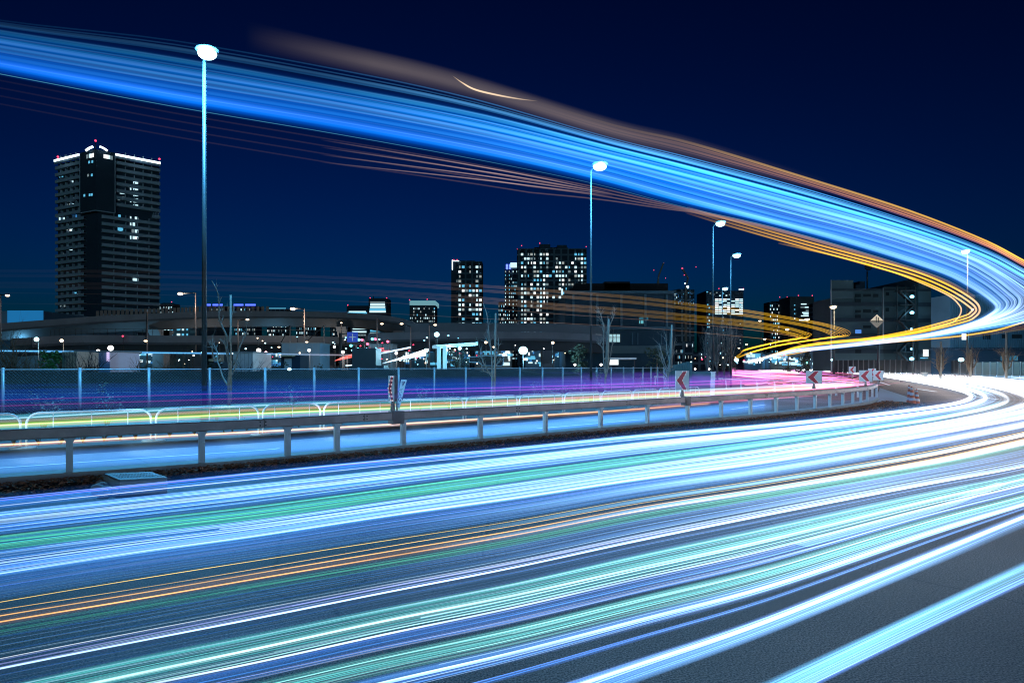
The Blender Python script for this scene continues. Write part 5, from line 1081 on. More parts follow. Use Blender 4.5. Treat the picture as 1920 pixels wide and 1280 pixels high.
# ------------------------------------------------------------------ light trails of the traffic
def trail_mat(name, glow):
    m = bpy.data.materials.new(name); m.use_nodes = True; n = m.node_tree; n.nodes.clear(); L = n.links
    a = n.nodes.new('ShaderNodeAttribute'); a.attribute_name = 'Col'; e = n.nodes.new('ShaderNodeEmission'); o = n.nodes.new('ShaderNodeOutputMaterial')
    L.new(a.outputs['Color'], e.inputs[0])
    if glow:                                             # thin glowing gas: brightness follows the chord across the tube, whatever angle the tube is seen at
        ge = n.nodes.new('ShaderNodeNewGeometry'); tg = n.nodes.new('ShaderNodeAttribute'); tg.attribute_name = 'Tan'
        def vm(op, x, y=None):
            q = n.nodes.new('ShaderNodeVectorMath'); q.operation = op; L.new(x, q.inputs[0])
            if y is not None: L.new(y, q.inputs[1])
            return q
        nv = vm('DOT_PRODUCT', ge.outputs['Normal'], ge.outputs['Incoming']); cx_ = vm('LENGTH', vm('CROSS_PRODUCT', tg.outputs['Vector'], ge.outputs['Incoming']).outputs[0])
        def mm(op, x, y):
            q = n.nodes.new('ShaderNodeMath'); q.operation = op; L.new(x, q.inputs[0])
            if isinstance(y, (int, float)): q.inputs[1].default_value = y
            elif y is not None: L.new(y, q.inputs[1])
            return q.outputs[0]
        ab = mm('ABSOLUTE', nv.outputs['Value'], None); sn = mm('MAXIMUM', cx_.outputs['Value'], .08); dv = mm('MINIMUM', mm('DIVIDE', ab, sn), 1.0); L.new(mm('POWER', dv, 1.5), e.inputs[1])
        t = n.nodes.new('ShaderNodeBsdfTransparent'); ad = n.nodes.new('ShaderNodeAddShader'); L.new(e.outputs[0], ad.inputs[0]); L.new(t.outputs[0], ad.inputs[1]); L.new(ad.outputs[0], o.inputs[0])
    else:
        e.inputs[1].default_value = 1; L.new(e.outputs[0], o.inputs[0])
    m.cycles.emission_sampling = 'NONE'; return m
T_GLOW = trail_mat('light_streak_glow', True); T_LINE = trail_mat('light_streak_line', False)
ZJ = random.Random(99)
def unproj(px, z):                                       # px (N,2) photo points of a streak running at height z
    px = np.asarray(px); dz = (H - z); dy = px[:, 1] - HY
    dy = np.where(dz > 0, np.maximum(dy, 1.2), np.minimum(dy, -1.2)); Y = np.clip(dz * F / dy, .9, 420)
    return np.stack([(px[:, 0] - CX) / F * Y, Y, H - dy * Y / F], 1)
def run_on(pts, r, c, start, L=14.0, n=8):                # let a streak run straight on past the frame
    a, b = (pts[0], pts[2]) if start else (pts[-1], pts[-3]); d = (a - b) / (np.linalg.norm(a - b) + 1e-9); ex = a[None, :] + d[None, :] * (np.arange(1, n + 1) / n * L)[:, None]
    i = 0 if start else -1; er = np.full(n, r[i]); ec = np.repeat(c[i][None, :], n, 0)
    return (np.vstack([ex[::-1], pts]), np.concatenate([er, r]), np.vstack([ec, c])) if start else (np.vstack([pts, ex]), np.concatenate([r, er]), np.vstack([c, ec]))
class Trail:
    def __init__(s): s.V = []; s.Q = []; s.C = []; s.T = []; s.n = 0
    def strand(s, pts, rad, col, sides=6):
        N = len(pts); d = np.gradient(pts, axis=0); d /= np.linalg.norm(d, axis=1)[:, None] + 1e-9
        up = np.tile(np.array([0, 0, 1.]), (N, 1)); sx = np.cross(d, up); sx /= np.linalg.norm(sx, axis=1)[:, None] + 1e-9; sy = np.cross(sx, d)
        a = np.arange(sides) * 2 * np.pi / sides
        ring = pts[:, None, :] + rad[:, None, None] * (np.cos(a)[None, :, None] * sx[:, None, :] + np.sin(a)[None, :, None] * sy[:, None, :])
        s.V.append(ring.reshape(-1, 3)); s.C.append(np.repeat(col, sides, axis=0)); s.T.append(np.repeat(d, sides, axis=0))
        i = np.arange(N - 1)[:, None] * sides; k = np.arange(sides)[None, :]; k2 = (k + 1) % sides
        s.Q.append((np.stack([i + k, i + k2, i + sides + k2, i + sides + k], 2).reshape(-1, 4)) + s.n); s.n += N * sides
    def build(s, name, m, label=None, cat=None, group=None, parent=None, **kw):
        V = np.concatenate(s.V).astype(np.float32); Q = np.concatenate(s.Q).astype(np.int32); C = np.concatenate(s.C).astype(np.float32)
        me = bpy.data.meshes.new(name); me.vertices.add(len(V)); me.vertices.foreach_set('co', V.ravel())
        me.loops.add(Q.size); me.loops.foreach_set('vertex_index', Q.ravel()); me.polygons.add(len(Q)); me.polygons.foreach_set('loop_start', np.arange(0, Q.size, 4, dtype=np.int32))
        me.update(calc_edges=True); me.polygons.foreach_set('use_smooth', np.ones(len(Q), bool))
        at_ = me.attributes.new('Col', 'FLOAT_COLOR', 'POINT'); at_.data.foreach_set('color', np.concatenate([C, np.ones((len(C), 1), np.float32)], 1).ravel())
        tv = me.attributes.new('Tan', 'FLOAT_VECTOR', 'POINT'); tv.data.foreach_set('vector', np.concatenate(s.T).astype(np.float32).ravel())
        me.materials.append(m); o = obj(name, me, parent, **kw)
        if label: tag(o, label, cat or 'light trail', group)
        return o
def ramp(t, stops):                                      # colour along the streak
    xs = [a for a, _ in stops]; cs = np.array([b for _, b in stops], float); return np.stack([np.interp(t, xs, cs[:, j]) for j in range(3)], 1)
def guides(gs, N): return [cr(g, N) for g in gs]
def at_u(gc, u):                                         # interpolate the guide family, u in 0..len-1
    k = int(min(max(math.floor(u), 0), len(gc) - 2)); f = u - k; return gc[k] * (1 - f) + gc[k + 1] * f
def radius(pts, wpx, k=.5, ref=10.0):                    # tube radius: real width at `ref` metres is wpx photo pixels, growing slowly with distance
    Y = pts[:, 1]; return wpx / 2 / F * ref * (np.maximum(Y, .8) / ref) ** k

# ---- the broad blue band overhead (lamps and windows of tall vehicles passing close)
OV = [  # guide curves in photo pixels, inner edge to outer edge
 [(-260, 82), (0, 132), (320, 192), (640, 246), (900, 294), (1100, 336), (1280, 384), (1440, 420), (1600, 464), (1753, 512), (1814, 542), (1852, 567), (1860, 580), (1848, 591), (1824, 605), (1775, 620), (1720, 631), (1640, 641), (1559, 650), (1499, 656), (1458, 664), (1421, 674), (1400, 680)],
 [(-260, 62), (0, 112), (320, 168), (640, 220), (900, 268), (1110, 316), (1280, 362), (1450, 408), (1620, 450), (1775, 500), (1835, 530), (1872, 558), (1882, 573), (1868, 588), (1836, 602), (1782, 618), (1722, 630), (1640, 640.5), (1559, 649.5), (1499, 655.5), (1458, 664), (1421, 674), (1400, 680)],
 [(-260, 38), (0, 84), (320, 138), (640, 192), (900, 242), (1125, 294), (1290, 335), (1480, 385), (1650, 430), (1800, 480), (1860, 510), (1900, 540), (1920, 560), (1908, 580), (1862, 600), (1792, 617), (1724, 630.5), (1640, 641), (1559, 650), (1499, 656), (1458, 664.5), (1421, 674.5), (1400, 680)],
 [(-260, 12), (0, 58), (320, 108), (640, 165), (900, 215), (1140, 275), (1300, 315), (1513, 372), (1713, 430), (1847, 478), (1920, 516), (1985, 552), (2008, 570), (1985, 588), (1920, 601), (1840, 615), (1740, 631), (1640, 643), (1559, 652), (1499, 658), (1458, 666), (1421, 676), (1400, 681)],
 [(-260, -20), (0, 30), (320, 62), (640, 118), (870, 170), (1140, 250), (1300, 290), (1513, 348), (1713, 412), (1847, 462), (1920, 500), (2010, 548), (2050, 572), (2015, 592), (1930, 607), (1840, 622), (1740, 636), (1640, 647), (1559, 655), (1499, 661), (1458, 668), (1421, 677), (1400, 681)],
 [(-260, -60), (0, -25), (320, 18), (640, 92), (850, 142), (1140, 230), (1290, 264), (1500, 328), (1690, 388), (1840, 446), (1920, 487), (2030, 545), (2090, 575), (2040, 598), (1940, 615), (1840, 630), (1740, 640), (1640, 650), (1559, 657), (1499, 662), (1458, 669), (1421, 678), (1400, 682)]]
NO = 110
gO = guides(OV, NO); tO = np.linspace(0, 1, NO)
OR_ = random.Random(505)
def over(u, z, wpx, stops, T, sides=7, k=.5, wob=0):
    px = at_u(gO, u); pts = unproj(px, z); c = ramp(tO, stops) * (1 + .25 * np.sin(2 * np.pi * OR_.uniform(2, 6) * tO + OR_.uniform(0, 6.3)) + .15 * np.sin(2 * np.pi * OR_.uniform(8, 16) * tO + OR_.uniform(0, 6.3)))[:, None]
    T.strand(*run_on(pts, radius(pts, wpx, k, 8.0), c, True), sides)
rn = random.Random(21)
B0, B1, B2 = (.0, .060, .46), (.0, .105, .66), (.006, .16, .80)
T = Trail()                                              # soft body of the band
for k in range(30):
    u = .14 + 2.9 * k / 29; d = max(0, 1 - abs(u - .25) / 1.0); b = rn.uniform(.55, 1.2)
    lo = (.22 + .45 * d) * b * .20; hi = .66 * b * .125
    if u > 1.5: lo *= .55; hi *= .7
    if u > 2.2: lo *= .5
    T_ = [(0, np.array(B0) * lo * .9), (.09, np.array(B1) * lo), (.16, np.array(B1) * (lo + hi) * .5), (.27, np.array(B1) * hi * 1.05), (.36, np.array(B2) * hi * rn.uniform(.9, 1.4)), (.45, np.array((.04, .24, .82)) * hi * rn.uniform(.5, 1.5)), (.55, np.array((.12, .36, .9)) * hi * rn.uniform(.6, 1.3)), (.66, np.array((.2, .42, .95)) * hi), (.8, np.array((.3, .5, 1)) * hi), (1, np.array((.4, .6, 1)) * hi)]
    over(u + rn.uniform(-.05, .05), 3.1 + rn.uniform(-.25, .25), rn.uniform(9, 22), T_, T, k=.58)
T.build('light_trail', T_GLOW, 'broad soft blue band of light sweeping overhead from upper left to the right bend', group='light trails overhead')
T = Trail()                                              # fine blue and cyan lines inside it
for k in range(92):
    u = rn.uniform(.05, 3.1); b = rn.uniform(.2, 1.0) ** 1.5 * .36
    c0 = np.array(rn.choice(((.0, .15, .5), (.02, .3, .75), (.0, .10, .45), (.12, .36, .85)))); w = np.array((.40, .58, .98))
    T_ = [(0, c0 * b * .12), (.14, c0 * b * .25), (.27, c0 * b * .8), (.40, (c0 * .7 + w * .3) * b * .9), (.50, (c0 * .4 + w * .6) * b * rn.uniform(.4, 1.2)), (.6, w * b), (.75, w * b), (1, w * b)]
    over(u, 3.1 + rn.uniform(-.3, .3), rn.choice((1.5, 2, 2.5, 3, 4, 6)), T_, T)
for u, w, c in ((2.9, 5, (.06, .50, .80)), (3.02, 3, (.05, .35, .75)), (3.3, 3, (.05, .32, .8)), (3.4, 4, (.10, .42, .9)), (3.55, 2, (.05, .25, .6)), (3.7, 2, (.03, .2, .5)), (2.3, 2.5, (.05, .3, .8)), (2.6, 2, (.05, .3, .7))):
    c = np.array(c) * .62; over(u, 3.1 + rn.uniform(-.1, .1), w, [(0, c * .02), (.13, c * .10), (.19, c * .4), (.27, c * .95), (.40, c * 1.2), (.5, c * 1.1 + .1), (.65, c * .5), (1, c * .3)], T)
T.build('light_trail', T_GLOW, 'fine cyan and pale blue lines inside the blue overhead band', group='light trails overhead')
T = Trail()
br = np.array((.30, .24, .20))
for u in (4.0, 4.2, 4.4, 4.6, 4.8):                      # soft brown at the left
    lo = .05 * rn.uniform(.6, 1.2); over(u, 3.4 + rn.uniform(-.1, .1), 20, [(0, br * 0), (.11, br * 0), (.15, br * lo * .8), (.22, br * lo), (.28, br * lo * .6), (.33, br * 0), (1, br * 0)], T, k=.4)
for u, w, c in ((4.94, 2.2, (.95, .56, .05)), (4.86, 2.4, (.95, .50, .05)), (4.78, 1.8, (.8, .40, .06)), (4.64, 2.2, (.85, .36, .08)), (4.54, 2.4, (.9, .36, .10)), (4.46, 1.6, (.7, .26, .10)), (4.30, 2.2, (.9, .34, .14)), (4.22, 2.2, (.8, .30, .14)), (4.06, 1.8, (.5, .18, .22))):
    c = np.array(c) * .55; g = c * .4 + np.array((.06, .05, .055)); over(u, 3.4, w, [(0, c * 0), (.2, c * 0), (.27, g * .16), (.33, (g + c) * .22), (.38, c * .55), (.43, c * .95), (.56, c * .8), (.63, c * .15), (.72, c * 0), (1, c * 0)], T)
T.build('light_trail', T_GLOW, 'brownish to orange band of light along the outer edge of the overhead sweep', group='light trails overhead')
T = Trail()
px = cr([(848, 142), (866, 155), (890, 168), (930, 178), (975, 186), (1010, 190)], 30); pts = unproj(px, 3.5); tt = np.linspace(0, 1, 30)
T.strand(pts, radius(pts, 3, .3, 5) * (.25 + np.sin(tt * 3.14)), ramp(tt, [(0, (.0, .0, 0)), (.3, (.6, .42, .25)), (.6, (.5, .36, .22)), (1, (0, 0, 0))]))
T.build('light_trail', T_GLOW, 'short curled tan flick of light on top of the brown band', group='light trails overhead')
T = Trail()                                              # dim lines under the band at the left
for k, (dy, c, b) in enumerate(((4, (.05, .22, .26), .5), (16, (.20, .12, .09), .5), (30, (.22, .13, .09), .5), (45, (.22, .13, .09), .5), (60, (.22, .13, .09), .45))):
    px = at_u(gO, 0).copy(); ff = np.interp(px[:, 0], [-300, 640, 1000, 1300], [1, 1, .75, .1]); px[:, 1] += 3 + dy * ff; px = px[:52]; t2 = np.linspace(0, 1, 52); pts = unproj(px, 3.0); c = np.array(c)
    T.strand(pts, radius(pts, 3.2 if k else 1.4, .5, 5), ramp(t2, [(0, c * (.6 if k == 0 else .0)), (.3, c * (.4 if k == 0 else .05)), (.5, c * b * .5), (.75, c * b * 1.1), (1, c * .2)]))
for k in range(4):
    px = cr([(600, 262 + k * 14), (850, 304 + k * 9), (1000, 331 + k * 6), (1150, 362 + k * 2)], 30); pts = unproj(px, 3.0); c = np.array((.5, .33, .28)); T.strand(pts, radius(pts, 2, .5, 8), ramp(np.linspace(0, 1, 30), [(0, c * 0), (.5, c * .4), (.75, c * .28), (1, c * 0)]))
T.build('light_trail', T_GLOW, 'thin brown and teal lines trailing just below the blue band at the left', group='light trails overhead')

# ---- yellow lines along the inner edge of the overhead band
YL = [[(1290, 389), (1367, 412), (1513, 453), (1613, 480), (1713, 508), (1780, 535), (1825, 562), (1837, 580), (1828, 594), (1805, 604), (1720, 624), (1640, 636), (1559, 643), (1499, 651), (1455, 664), (1400, 680)],
      [(1460, 456), (1510, 467), (1597, 487), (1650, 502), (1707, 522), (1775, 552), (1798, 571), (1802, 584), (1794, 598), (1776, 608), (1720, 622), (1640, 635), (1559, 643), (1499, 651), (1455, 664), (1400, 680)]]
gY = guides(YL, 90); t9 = np.linspace(0, 1, 90); YC = np.array((.80, .40, .02)); YP = np.array((.78, .44, .21))
def inward(px, d):                                       # shift a photo curve to the inner side of the bend
    g = np.gradient(px, axis=0); g /= np.linalg.norm(g, axis=1)[:, None]; return px + np.stack([-g[:, 1], g[:, 0]], 1) * np.asarray(d)[:, None]
for i, (u, off, w, lb) in enumerate(((0, 0, 4.0, 'outermost of the three close yellow lines on the inner side of the right bend'), (0, 7.5, 4.0, 'middle one of the three close yellow lines on the inner side of the right bend'), (0, 15, 3.8, 'innermost of the three close yellow lines on the inner side of the right bend'), (1, 0, 2.8, 'single thin yellow line curving inside the three close ones at the right bend'))):
    T = Trail(); px = inward(at_u(gY, u), off * np.interp(t9, [0, .2, .4, .6, .75, 1], [.7, .8, 1, .7, .2, .05])); pts = unproj(px, 2.9)
    T.strand(pts, radius(pts, w, .9, 22), ramp(t9, [(0, YC * .02), (.06, YC * .12), (.12, YC * .45), (.2, YC * .8), (.33, YC), (.40, YP), (.54, YP), (.6, YC), (.8, YC * .8), (1, YC * .7)] if i < 3 else [(0, YC * .05), (.12, YC * .5), (.25, YC * .9), (.36, YP), (.5, YP), (.6, YC), (.8, YC * .5), (1, YC * .4)]))
    T.build('light_trail', T_GLOW, lb, group='yellow light trails at the bend')
T = Trail(); px = cr([(2060, 560), (1985, 588), (1920, 604), (1876, 617), (1840, 624), (1780, 632), (1640, 644), (1540, 654), (1499, 661), (1450, 670)], 60); pts = unproj(px, 2.5); T.strand(pts, radius(pts, 3.0, .55, 22), ramp(np.linspace(0, 1, 60), [(0, YC), (.5, YC * .9), (1, YC * .6)]))
T.build('light_trail', T_GLOW, 'thin yellow line running below the white-blue band at the right', group='yellow light trails at the bend')

# ---- yellow hooks in front of the skyline
HK = [[(-100, 508), (300, 510), (640, 521), (850, 533), (1040, 546), (1200, 559), (1320, 574), (1398, 583), (1489, 598), (1543, 608), (1570, 616), (1587, 624.5), (1585, 629), (1560, 632.5), (1503, 640), (1456, 648), (1410, 660), (1377, 673)],
      [(-100, 516), (300, 519), (640, 529), (850, 541), (1040, 555), (1200, 568), (1320, 582), (1398, 591), (1489, 606), (1530, 615), (1556, 623), (1569, 628.5), (1562, 631.5), (1540, 634.5), (1503, 640.5), (1456, 648.5), (1410, 660), (1377, 673)],
      [(-100, 530), (300, 534), (640, 543), (850, 555), (1040, 571), (1200, 583), (1340, 597), (1421, 606), (1475, 615), (1500, 621.5), (1514, 627), (1516, 630.5), (1505, 633), (1480, 637), (1456, 641), (1398, 655), (1388, 663), (1377, 671)],
      [(-100, 536), (300, 541), (640, 550), (850, 562), (1040, 578), (1200, 591), (1340, 604), (1421, 613), (1465, 621), (1488, 626.5), (1500, 631), (1500, 633), (1490, 635.5), (1475, 638.5), (1450, 643), (1398, 656), (1388, 664), (1377, 672)],
      [(-100, 548), (300, 553), (640, 564), (850, 574), (1040, 588), (1200, 599), (1340, 611), (1421, 620), (1470, 627), (1480, 629), (1490, 630.5), (1500, 633), (1515, 636), (1530, 640), (1540, 642), (1550, 644), (1556, 646), (1562, 648)],
      [(-100, 568), (300, 572), (640, 584), (850, 594), (1040, 605), (1200, 614), (1340, 626), (1421, 634), (1466, 639), (1475, 640), (1483, 641), (1490, 642.5), (1497, 644), (1502, 645.5), (1505, 647), (1508, 648), (1512, 649), (1516, 650)]]
lbs = ('topmost yellow hook of light in front of the skyline, ending in a tight turn', 'second yellow hook of light just under the topmost one', 'third yellow hook of light, turning short left of the upper two', 'fourth yellow hook of light, the innermost turn', 'thin orange line of light below the yellow hooks', 'lowest thin orange line of light crossing the dark hall')
for i, g in enumerate(HK):
    T = Trail(); N = 90; tt = np.linspace(0, 1, N); c = np.array((.66, .36, .02)) if i < 4 else np.array((.50, .23, .08)); br = np.array((.18, .125, .11)); n = 4 if i < 4 else 1
    for j in range(n):
        px = cr(g, N).copy(); bend = np.exp(-((tt - .66) / .08) ** 2); off = (j - (n - 1) / 2) * (1.5 + 1.0 * bend); px[:, 1] += off * np.interp(tt, [0, .6, .66, .70, 1], [1, 1, .8, -.3, -.5]); px[:, 0] -= off * bend * 1.6
        pts = unproj(px, 3.0); f = 1.0 if i < 4 else .7
        T.strand(*run_on(pts, radius(pts, .8 if i < 4 else 1.3, .95, 16), ramp(tt, [(0, br * .015), (.118, br * .05), (.176, br * .14), (.235, (br * .35 + c * .05) * f), (.30, c * .13 * f), (.37, c * .30 * f), (.45, c * .6 * f), (.6, c * f), (1, c * f)]), True))
    T.build('light_trail', T_GLOW, lbs[i], group='yellow hooks of light before the skyline')

# ---- main carpet of streaks on the near carriageway
def rows(a): return a
MR = [  # far end, bend, then back to the left and past the frame
 [(1440, 691), (1560, 696.5), (1660, 706), (1740, 719), (1795, 731), (1816, 740), (1813, 747), (1790, 755), (1740, 763), (1640, 775), (1440, 795), (1200, 815), (960, 839), (720, 861), (480, 884), (240, 909), (0, 934), (-260, 962)],
 [(1440, 690.6), (1560, 695.5), (1660, 703), (1760, 718), (1828, 733), (1850, 743), (1845, 751), (1815, 761), (1745, 773), (1640, 787), (1440, 811), (1200, 837), (960, 865), (720, 893), (480, 921), (240, 948), (0, 975), (-260, 1006)],
 [(1440, 690.3), (1570, 695), (1690, 703), (1800, 719), (1868, 734), (1892, 747), (1880, 758), (1830, 771), (1745, 787), (1640, 803), (1440, 833), (1200, 866), (960, 899), (720, 933), (480, 967), (240, 995), (0, 1024), (-260, 1058)],
 [(1440, 690), (1600, 694), (1740, 703), (1880, 718), (1975, 736), (2005, 752), (1990, 766), (1920, 783), (1800, 805), (1680, 826), (1440, 866), (1200, 899), (960, 936), (720, 970), (480, 1007), (240, 1040), (0, 1077), (-260, 1120)],
 [(1440, 689.8), (1620, 693.5), (1780, 702), (1940, 718), (2060, 740), (2100, 762), (2070, 784), (1980, 812), (1840, 845), (1700, 873), (1440, 916), (1200, 954), (960, 1000), (720, 1040), (480, 1079), (240, 1120), (0, 1160), (-260, 1206)],
 [(1440, 689.6), (1640, 693), (1820, 701), (2000, 718), (2140, 745), (2190, 780), (2150, 812), (2040, 846), (1900, 878), (1720, 911), (1440, 965), (1200, 1013), (960, 1064), (720, 1110), (480, 1158), (240, 1205), (0, 1253), (-260, 1307)],
 [(1440, 689.4), (1660, 692.5), (1860, 700), (2060, 718), (2220, 752), (2280, 800), (2230, 842), (2100, 888), (1930, 938), (1740, 992), (1440, 1087), (1200, 1147), (960, 1206), (720, 1258), (480, 1314), (240, 1366), (0, 1424), (-260, 1488)],
 [(1440, 689.2), (1680, 692), (1900, 699), (2120, 718), (2300, 762), (2370, 820), (2300, 850), (2130, 890), (1940, 962), (1760, 1037), (1440, 1168), (1200, 1252), (960, 1334), (720, 1412), (480, 1490), (240, 1566), (0, 1650), (-260, 1740)],
 [(1440, 689), (1700, 691.5), (1940, 698), (2180, 718), (2380, 775), (2470, 850), (2390, 905), (2180, 962), (1960, 1060), (1740, 1163), (1440, 1307), (1200, 1425), (960, 1545), (720, 1664), (480, 1786), (240, 1908), (0, 2030), (-260, 2160)]]
NM = 120
gM = guides(MR, NM); tM = np.linspace(0, 1, NM)
# index positions: far .0-.12, bend .24-.41, x~1440 at 10/17=.59, 960 .71, 480 .82, 0 .94
def prof(c, far=1.0, bend=1.0, mid=1.0, left=1.0, white=.5):
    c = np.array(c, float); w = np.array((.46, .70, 1.0)); m = lambda k, b: (c * (1 - k) + w * k) * b
    return [(0, m(.9, far)), (.15, m(.9, far)), (.30, m(.85, bend)), (.45, m(min(1, white * 1.3), bend)), (.56, m(white, mid)), (.66, m(white * .55, (mid + left) * .45)), (.78, m(white * .22, left * .9)), (1, m(white * .10, left * .7))]
WR = random.Random(404)
def mstr(T, u, z, wpx, pr, k=.55, ref=8.0, sides=6, clip=None):
    px = at_u(gM, u).copy(); f1, p1, f2, p2 = WR.uniform(1.5, 4), WR.uniform(0, 6.3), WR.uniform(5, 14), WR.uniform(0, 6.3)
    px[:, 1] += np.sin(2 * np.pi * f1 * tM + p1) * WR.uniform(.2, 1.3) * np.clip((px[:, 1] - HY) / 250, 0, 1.6)
    pts = unproj(px, z); c = ramp(tM, pr) * (1 + .28 * np.sin(2 * np.pi * f1 * tM + p2) + .14 * np.sin(2 * np.pi * f2 * tM + p1))[:, None]; r = radius(pts, wpx, k, ref)
    s0, s1 = clip or (0, NM); pts, r, c = pts[s0:s1], r[s0:s1], c[s0:s1]
    if s1 == NM: pts, r, c = run_on(pts, r, c, False)
    T.strand(pts, r, c, sides)
rn = random.Random(5)
BL, CY, WH, GN, TE, VI, OR = (.006, .14, .78), (.03, .27, .95), (.48, .74, 1), (.03, .42, .14), (.08, .60, .55), (.07, .10, .75), (.95, .42, .08)
BANDS = [  # u0, u1, glow colours, line colours, number of glow strands, of lines, glow strength, line strength, whiteness, label
 (.02, .42, [BL], [BL, CY], 7, 16, .30, .55, .35, 'dark blue streaks with thin bright lines next to the leaf strip'),
 (.62, 1.12, [CY, WH], [WH, CY, WH], 7, 15, .42, .95, .85, 'bright white-blue streak band nearest the guard rail'),
 (1.12, 1.52, [BL, CY], [CY, WH, BL], 7, 13, .42, .6, .55, 'light blue streaks between the first white band and the green band'),
 (1.60, 2.12, [GN, GN], [GN, (.12, .55, .2), GN, CY], 8, 15, .50, .5, .2, 'long green light streak band across the near road'),
 (2.15, 2.75, [CY, BL], [CY, WH, WH], 8, 18, .44, .8, .75, 'wide pale blue streak band below the green band'),
 (2.72, 3.05, [BL, CY], [WH, BL], 7, 11, .55, .9, .8, 'saturated blue and white streak pair in the middle of the near road'),
 (3.05, 3.55, [(.06, .20, .42)], [(.25, .36, .5), VI, CY], 5, 14, .18, .45, .3, 'grey-blue faint streaks above the orange lines'),
 (4.12, 4.36, [(.02, .12, .10)], [GN, (.1, .45, .3)], 5, 11, .24, .42, .2, 'dark green thin streaks right below the orange lines'),
 (4.36, 4.75, [BL, CY], [BL, CY, WH], 5, 9, .42, .45, .6, 'smooth blue streak fading to the left under the dark green lines'),
 (4.80, 5.06, [(.03, .12, .6), VI], [WH, (.4, .4, 1), VI], 4, 8, .20, .9, .7, 'white and violet streak pair crossing the lower middle'),
 (5.06, 5.20, [(.02, .17, .62)], [BL, (.3, .42, .6)], 4, 7, .22, .40, .4, 'dull blue streaks between the violet pair and the teal band'),
 (5.20, 5.50, [TE, (.06, .4, .42)], [TE, (.4, .85, .8), WH], 7, 18, .34, .7, .3, 'wide teal streak band across the lower part of the near road'),
 (5.54, 5.72, [BL], [BL, CY, (.4, .4, .45)], 5, 11, .38, .6, .4, 'blue streak band below the teal band'),
 (5.78, 6.02, [TE, (.05, .22, .24)], [TE, (.4, .8, .75)], 5, 16, .24, .62, .3, 'second, darker teal streak band with fine lines'),
 (6.04, 6.26, [CY, BL], [CY, WH], 6, 9, .44, .7, .45, 'light blue streak band at the lower middle edge'),
 (6.42, 6.47, [BL], [CY, VI], 2, 3, .4, .7, .3, 'single narrow blue streak on the bare asphalt'),
 (6.84, 7.12, [BL, (.04, .3, .9)], [CY, WH, BL], 6, 12, .46, .8, .4, 'blue streak with a white core crossing the lower right asphalt'),
 (7.80, 8.12, [(.02, .30, .62), (.04, .40, .46), (.05, .36, .7), BL], [CY, (.25, .6, .6), GN, BL, WH], 9, 20, .42, .5, .25, 'thick isolated light blue streak in the lower right corner')]
for (u0, u1, gc, lc, ng, nl, gs, ls_, wh_, lb) in BANDS:
    root = thing('light_trail', lb, 'light trail', (0, 10, .0), 'light trail bands on the near carriageway')
    nearb = u0 > 4.9; far = .40 if u0 < 3.2 else .3; bend = .36 if u0 < 3.0 else .7; mid = .6 if u0 < 3.0 else 1.15; lf = {4.80: .35, 4.36: .04, 4.12: .35, 3.05: .2, 5.06: .4, 5.54: .75, 4.94: .6, .02: .7, 7.80: .6, 5.20: .8, 5.78: .8}.get(u0, 1.0)
    gs *= 1.7 if u0 < 3.1 else (1.4 if u0 > 5.1 else 1.0); ls_ *= 1.15
    T = Trail()
    for k in range(ng):
        u = u0 + (u1 - u0) * (k + .5) / ng; b = gs * rn.uniform(.4, 1.3) * .36; dpx = (at_u(gM, u1) - at_u(gM, u0))[int(.76 * NM)]; wd = abs(dpx[1]) / ng * 2.0
        px = at_u(gM, u); yy = unproj(px, .62)[int(.76 * NM), 1]
        mstr(T, u, .62 + rn.uniform(-.18, .18), wd * 1.0 * yy / 8.0 * (8.0 / yy) ** .8, prof(gc[min(int(k / ng * len(gc)), len(gc) - 1)], b * far * .8, b * bend, b * mid * 1.2, b * lf, wh_), k=.8)
    T.build('glow', T_GLOW, parent=root)
    T = Trail()
    for k in range(int(nl * 1.8)):
        u = u0 + (u1 - u0) * rn.random(); b = ls_ * rn.uniform(.15, 1.0) * .85; w = rn.choice((.6, .8, .8, 1.0, 1.3, 1.8, 2.8)) * (1 if not nearb else .75)
        z = .62 + rn.uniform(-.28, .28); c = lc[k % len(lc)]; s1 = NM if rn.random() < .7 else int(NM * rn.uniform(.7, 1)); s0 = 0 if rn.random() < .75 else int(NM * rn.uniform(.3, .62))
        mstr(T, u, z, w, prof(c, b * far, b * bend, b * mid, b * rn.uniform(.6, 1) * max(lf, .5), wh_ * rn.uniform(.5, 1.2) if wh_ < .8 else wh_), k=.78, clip=(s0, s1), sides=6)
    T.build('lines', T_GLOW, parent=root)
T = Trail()                                              # sheen on the road, added as wide soft glowing strands under the lines
for k in range(26):
    u = rn.uniform(0, 3.3); b = rn.uniform(.012, .045); mstr(T, u, .5 + rn.uniform(-.1, .2), rn.uniform(22, 44), prof(rn.choice((BL, CY, (.02, .22, .85))), b * .5, b * .8, b * 1.4, b, .1), k=.7)
T.build('light_trail', T_GLOW, 'wide soft glowing strands added as azure sheen under the upper near road streaks', group='light trail bands on the near carriageway')
